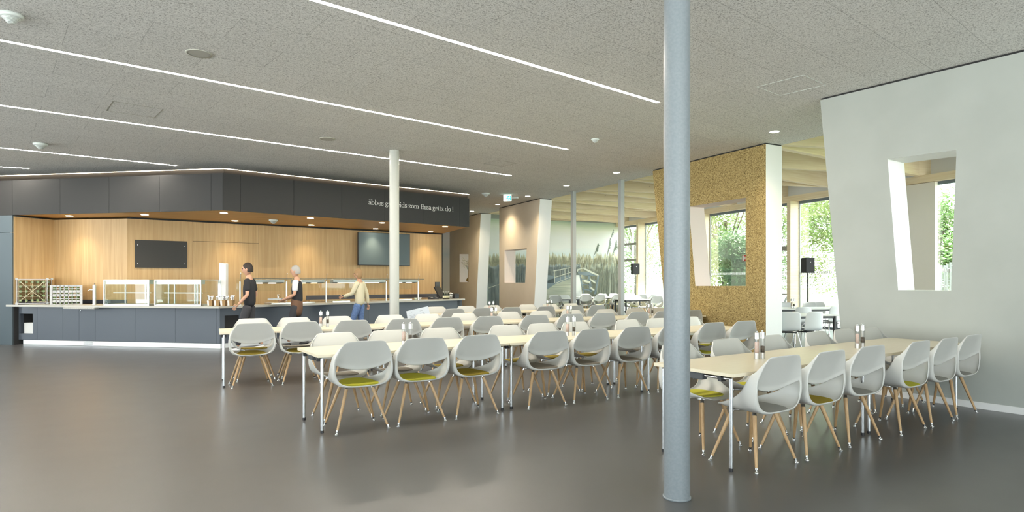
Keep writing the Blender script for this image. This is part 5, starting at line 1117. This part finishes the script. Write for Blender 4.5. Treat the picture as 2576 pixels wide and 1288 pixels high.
# ------------------------------------------------------------------ winter garden seating
def gtable(loc, rz, L, Wd, nm):
    return make_table(L, Wd, True, 'white table with black square legs, '+nm, 'table', 'white garden tables', loc, rz)
ga = math.radians(24)
def gset(px, Y, L, nm, chairs_n, chairs_f, base):
    q = at(px, Y); d = (math.cos(ga), math.sin(ga)); n = (-d[1], d[0]); gtable((q.x, q.y), ga, L, 0.8, nm)
    i = 0
    for k, lst in ((0.05, chairs_n), (0.76, chairs_f)):
        for px2 in lst:
            o = (q.x+n[0]*k, q.y+n[1]*k); t = onwall(px2, 700, o, d)[0]; side = 'near' if k < 0.4 else 'far'
            pad = ['lime', 'mustard', 'taupe'][(i+len(nm)) % 3]; j = lst.index(px2)
            place_chair(o[0]+d[0]*t, o[1]+d[1]*t, ga+(0 if k < 0.4 else PI)+random.uniform(-.05, .05), pad, 'distant shell chair, %s side of table %s, %s from left' % (side, nm, ORD[j]), 'distant shell chairs by the mural'); i += 1
gset(1574, 23.0, 1.2, 'right of the right post', [1643], [1592, 1610], 0)
gset(1408, 24.3, 0.9, 'left of the left post', [1390], [1402, 1428], 0)
gset(1455, 26.0, 2.2, 'between the posts', [1467, 1501, 1547], [1481, 1524, 1552], 0)
gset(1588, 26.6, 1.3, 'in the facade corner', [1606, 1640], [1596, 1627], 0)
# sled-type chairs near the facade on the right
def make_sled():
    e = empty('cafe_chair', (0, 0, 0)); P = []
    prof = [(0.21, 0.455), (0.20, 0.47), (0.12, 0.462), (0.0, 0.455), (-0.12, 0.455), (-0.18, 0.475), (-0.205, 0.52), (-0.215, 0.60), (-0.225, 0.70), (-0.24, 0.80), (-0.25, 0.845)]
    wd = [0.20, 0.21, 0.22, 0.22, 0.22, 0.225, 0.225, 0.222, 0.22, 0.205, 0.185]
    for (y, z), w in zip(prof, wd): P.append([(w*u, y+0.035*u*u*(1 if z > 0.5 else 0), z+(0.02*u*u if z <= 0.5 else -0.012*u**4*(z > 0.8))) for u in [-1, -.8, -.6, -.4, -.2, 0, .2, .4, .6, .8, 1]])
    mb = MB(); mb.grid(P); me = mb.mesh('t', M_SHELL2); o = bpy.data.objects.new('t', me); COL.objects.link(o); so = o.modifiers.new('s', 'SOLIDIFY'); so.thickness = 0.012; sb = o.modifiers.new('b', 'SUBSURF'); sb.levels = 1; sb.render_levels = 1
    meshobj('seat_shell', bake(o), M_SHELL2, e)
    mb = MB(); mb.box(-0.19, 0.19, -0.15, 0.19, 0.470, 0.492); mb.build('seat_pad', mat('charcoal_pad', (0.06, 0.065, 0.075), 0.9), e, bev=0.01)
    for sx in (-1, 1):
        for sy in (-1, 1):
            mb = MB(); mb.tube([(0.10*sx, 0.0, 0.435), (0.17*sx, 0.12*sy, 0.43), (0.24*sx, 0.24*sy, 0.0)], 0.010, 8); mb.build('leg', M_CHROME, e)
    mb = MB(); mb.box(-0.12, 0.12, -0.12, 0.12, 0.428, 0.446); mb.build('seat_plate', M_BLACK, e)
    return e
sl0 = make_sled(); sls = snapshot(sl0)
gtable(tuple(at(1958, 12.6))[:2], math.radians(12), 1.4, 0.8, 'nearest one beyond the straw board wall end')
gtable(tuple(at(1950, 15.6))[:2], math.radians(14), 2.5, 0.8, 'long one in front of the timber post and facade')
for i, (px, Y, rz, nm) in enumerate(((1978, 12.35, -5, 'left one at the nearest white table by the straw board wall'), (2030, 12.45, 18, 'right one at the nearest white table by the straw board wall'), (2008, 14.75, 10, 'beyond the nearest white table, in the middle'), (2086, 15.1, 22, 'at the right end of the long white table'), (1985, 17.3, 190, 'on the far side of the long white table, left'), (2046, 17.6, 185, 'on the far side of the long white table, middle'), (2068, 17.9, 185, 'on the far side of the long white table, right'))):
    c = sl0 if i == 0 else copy_tree(sls); q = at(px, Y); c.location = (q.x, q.y, 0); c.rotation_euler.z = math.radians(rz); tag(c, 'white cafe chair, '+nm, 'chair', 'white chrome-legged cafe chairs')
q = at(1996, 15.95); c = copy_tree(ssn); c.location = (q.x, q.y+0.1, TH); tag(c, 'clear salt mill on the long white table by the facade', 'salt mill', 'salt and pepper mills')
q = at(2002, 15.95); c = copy_tree(psn); c.location = (q.x, q.y+0.1, TH); tag(c, 'clear pepper mill on the long white table by the facade', 'pepper mill', 'salt and pepper mills')
# loudspeakers on stands
for px, py, Y, nm in ((2032, 668, 17.9, 'beside the timber post by the facade'), (1598, 677, 24.6, 'by the window right of the mural')):
    q = at(px, Y); zc = EYE-(py-HZ)*Y/F; e = empty('speaker_stand', (q.x, q.y, 0)); tag(e, 'thin black speaker stand '+nm, 'stand', 'black speaker stands')
    b = MB(); b.cyl((0, 0, 0.3), (0, 0, zc-0.21), 0.018, n=10); b.cyl((0, 0, 0.75), (0, 0, 0.82), 0.026, n=10); b.build('pole', M_BLACK, e)
    for k in range(3):
        t = k*2*PI/3+0.4; b = MB(); b.tube([(0, 0, 0.6), (0.42*math.cos(t), 0.42*math.sin(t), 0.012)], 0.011); b.build('leg', M_BLACK, e)
    s = empty('loudspeaker', (q.x, q.y, zc-0.21), math.radians(10)); tag(s, 'small black loudspeaker on a stand '+nm, 'loudspeaker', 'small black loudspeakers')
    b = MB(); b.box(-0.14, 0.14, -0.12, 0.12, 0.0, 0.43); b.build('cabinet', M_BLACK, s, bev=0.015)
    b = MB(); b.cyl((0, -0.121, 0.30), (0, -0.126, 0.30), 0.014, n=10); b.build('logo_badge', M_WHITE, s)
# fire equipment sign seen through the straw board opening
q = at(1872.5, 18.0); b = MB(); s_f = 0
t, z = onwall(1872.5, 649, fp(0, -0.02), FD)
b = MB(); b.box(-0.10, 0.10, -0.004, 0.004, -0.11, 0.11, 0); b.box(-0.085, 0.0, -0.007, -0.004, -0.09, 0.09, 1); b.box(0.02, 0.06, -0.007, -0.004, -0.05, 0.05, 1)
pp = offp(fp(0, -0.02), FD, t, 0.0); tag(b.build('fire_sign', [mat('sign_red', (0.5, 0.03, 0.03), 0.5), M_WHITE], None, (pp[0], pp[1], z), fa+PI), 'small red and white fire equipment sign on the facade glass', 'sign')

# ------------------------------------------------------------------ outside
M_GRASS = texmat('lawn_green', (0.085, 0.14, 0.045), (0.13, 0.18, 0.07), nscale=3, rough=0.9); M_PAVE = mat('pale_paving', (0.20, 0.195, 0.18), 0.8)
b = MB(); b.prism([fp(-40, 0.1), fp(60, 0.1), fp(60, 4), fp(-40, 4)], -0.10, -0.04); struct(b.build('terrace', M_PAVE), 'pale paved terrace outside', 'ground')
b = MB(); b.prism([fp(-60, 4), fp(90, 4), fp(90, 90), fp(-60, 90)], -0.12, -0.06); o = b.build('lawn', M_GRASS); struct(o, 'green lawn outside', 'ground')
M_LEAF = []
for nme, c in (('leaf_spring_green', (0.17, 0.27, 0.05)), ('leaf_mid_green', (0.11, 0.20, 0.045)), ('leaf_deep_green', (0.06, 0.13, 0.035))):
    m = mat(nme, c, 0.6); n, l, bb = nodes(m); tl = n.new('ShaderNodeBsdfTranslucent'); tl.inputs[0].default_value = (*c, 1); mx = n.new('ShaderNodeMixShader'); mx.inputs[0].default_value = 0.45; l.new(bb.outputs[0], mx.inputs[1]); l.new(tl.outputs[0], mx.inputs[2]); l.new(mx.outputs[0], n['Material Output'].inputs[0]); M_LEAF.append(m)
M_BARK = mat('tree_bark', (0.10, 0.075, 0.05), 0.9)
def tree(x, y, h, r, mi, n, label, zlow=1.2):
    e = empty('tree', (x, y, -0.06)); tag(e, label, 'tree', 'trees outside the glazed facade')
    mb = MB(); mb.cyl((0, 0, 0), (0.1, 0, h*0.55), 0.16, 0.08, 10)
    rs = random.Random(int(x*100+y*10)); blobs = []
    for k in range(14):
        t = rs.uniform(0, 2*PI); rr = r*rs.uniform(0.1, 0.72); z = rs.uniform(zlow+r*0.25, h-r*0.2); blobs.append((rr*math.cos(t), rr*math.sin(t), z, r*rs.uniform(0.28, 0.5))); mb.cyl((0.05, 0, h*0.3), blobs[-1][:3], 0.05, 0.015, 6)
    mb.build('trunk', M_BARK, e)
    lf = MB()
    for k in range(int(n*1.7)):
        bx, by, bz, br = blobs[rs.randrange(14)]; v = Vector((rs.gauss(0, 1), rs.gauss(0, 1), rs.gauss(0, 1))).normalized()*br*rs.uniform(0.6, 1.08); c = Vector((bx, by, bz))+v
        a = Vector((rs.gauss(0, 1), rs.gauss(0, 1), rs.gauss(0, 0.6))).normalized(); bdir = a.orthogonal().normalized(); s = rs.uniform(0.05, 0.10)
        lf.quad(c-a*s, c+bdir*s*0.55, c+a*s, c-bdir*s*0.55)
    lf.build('crown', M_LEAF[mi], e)
for x, y, h, r, mi, n, nm in ((8.4, 42.5, 10, 4.2, 0, 12000, 'bright spring green tree beyond the mural side window'), (9.4, 47, 9.5, 4.0, 1, 8000, 'mid green tree far behind the car park'),
        (11.3, 33.5, 8.5, 3.3, 0, 12000, 'bright green tree behind the straw board wall opening'), (10.9, 29.8, 3.6, 1.7, 2, 7000, 'low dark green bushy tree seen through the straw board opening'),
        (16.8, 31.5, 9.0, 3.6, 0, 11000, 'large light green tree right of the straw board wall'), (18.4, 27.5, 6.0, 2.6, 1, 7000, 'round mid green tree behind the timber post'),
        (21.5, 28.0, 7.0, 3.2, 0, 8000, 'pale green tree behind the white curtain glass'), (22.0, 24.0, 5.2, 2.8, 1, 7000, 'green tree seen through the white wall opening'), (26, 27, 9, 4, 0, 7000, 'tall pale green tree at the far right outside'), (17.0, 41, 10, 4.2, 1, 9000, 'dense mid green tree far behind the timber post'), (21.5, 38, 9.5, 4.4, 0, 9000, 'broad light green tree far behind the slatted screen')):
    tree(x, y, h, r, mi, n, nm, 0.8)
# fence, street lamp and parked cars in the distance
b = MB(); M_FEN = mat('pale_fence', (0.6, 0.6, 0.58), 0.6)
q0 = Vector((7.6, 41.0, 0)); q1 = Vector((17.0, 36.0, 0)); dd = (q1-q0).normalized(); Lf = (q1-q0).length
for k in range(int(Lf/0.12)): p = q0+dd*(k*0.12); b.box(p.x-0.008, p.x+0.008, p.y-0.008, p.y+0.008, 0.3, 2.0)
for z in (0.35, 1.15, 1.95): b.hexa([tuple(q0+Vector((0, 0, z))), tuple(q1+Vector((0, 0, z))), tuple(q1+Vector((0.03, 0.03, z))), tuple(q0+Vector((0.03, 0.03, z))), tuple(q0+Vector((0, 0, z+0.05))), tuple(q1+Vector((0, 0, z+0.05))), tuple(q1+Vector((0.03, 0.03, z+0.05))), tuple(q0+Vector((0.03, 0.03, z+0.05)))])
for k in range(5): p = q0+dd*(k*Lf/4); b.box(p.x-0.04, p.x+0.04, p.y-0.04, p.y+0.04, -0.06, 2.05)
tag(b.build('fence', M_FEN), 'pale wire fence in front of the distant trees', 'fence')
def car(x, y, rz, m, label):
    e = empty('car', (x, y, -0.06), rz); tag(e, label, 'car', 'parked cars'); mb = MB()
    side = [(-2.1, 0.35), (2.1, 0.35), (2.15, 0.7), (1.9, 0.88), (0.95, 0.98), (0.35, 1.42), (-1.2, 1.45), (-1.95, 1.0), (-2.15, 0.8)]
    P = [[(sx, yy*(0.86 if sz > 1.1 else 1), sz) for sx, sz in side+[side[0]]] for yy in (-0.87, 0.87)]; mb.grid(P, 0, False)
    for yy in (-0.87, 0.87): mb.poly([(sx, yy*(0.86 if sz > 1.1 else 1), sz) for sx, sz in side]); 
    mb.build('bodywork', m, e, bev=0.04)
    for sx in (-1.3, 1.3):
        for yy in (-0.8, 0.8): mb = MB(); mb.cyl((sx, yy-0.1, 0.32), (sx, yy+0.1, 0.32), 0.32, n=20, m=0); mb.cyl((sx, yy-0.105, 0.32), (sx, yy+0.105, 0.32), 0.19, n=14, m=1); mb.build('wheel', [M_BLACK, M_STEEL], e)
    mb = MB()
    for yy in (-1, 1): mb.poly([(0.75, yy*0.885, 1.0), (0.30, yy*0.76, 1.36), (-1.1, yy*0.76, 1.38), (-1.6, yy*0.885, 1.0)])
    mb.build('windows', mat('car_glass', (0.05, 0.06, 0.07), 0.1), e)
car(9.2, 35.2, math.radians(30), mat('white_car_paint', (0.8, 0.8, 0.8), 0.25), 'white parked car outside the window right of the mural')
car(13.6, 34.4, math.radians(40), mat('silver_car_paint', (0.45, 0.47, 0.5), 0.3), 'silver parked car further right behind the facade')
b = MB(); b.cyl((6.45, 33.5, -0.06), (6.45, 33.5, 4.2), 0.06, 0.05, 12); b.box(6.3, 6.6, 33.2, 33.6, 4.2, 4.3); tag(b.build('street_lamp', M_FEN), 'slim pale lamp post outside the window', 'street lamp')
# white curtain like vertical blinds outside right of the far post are read as a pale slatted screen
b = MB()
for k in range(46):
    s = -0.55-k*0.085; q = fp(s, 3.0); q2 = fp(s-0.055, 3.02)
    b.prism([q, q2, (q2[0]+0.01, q2[1]+0.015), (q[0]+0.01, q[1]+0.015)], 0.0, 1.95+0.05*math.sin(k))
tag(b.build('slatted_screen', mat('pale_slats', (0.22, 0.235, 0.23), 0.7)), 'pale upright slatted screen outside the facade by the lawn', 'screen')
print('objects', len(bpy.data.objects))
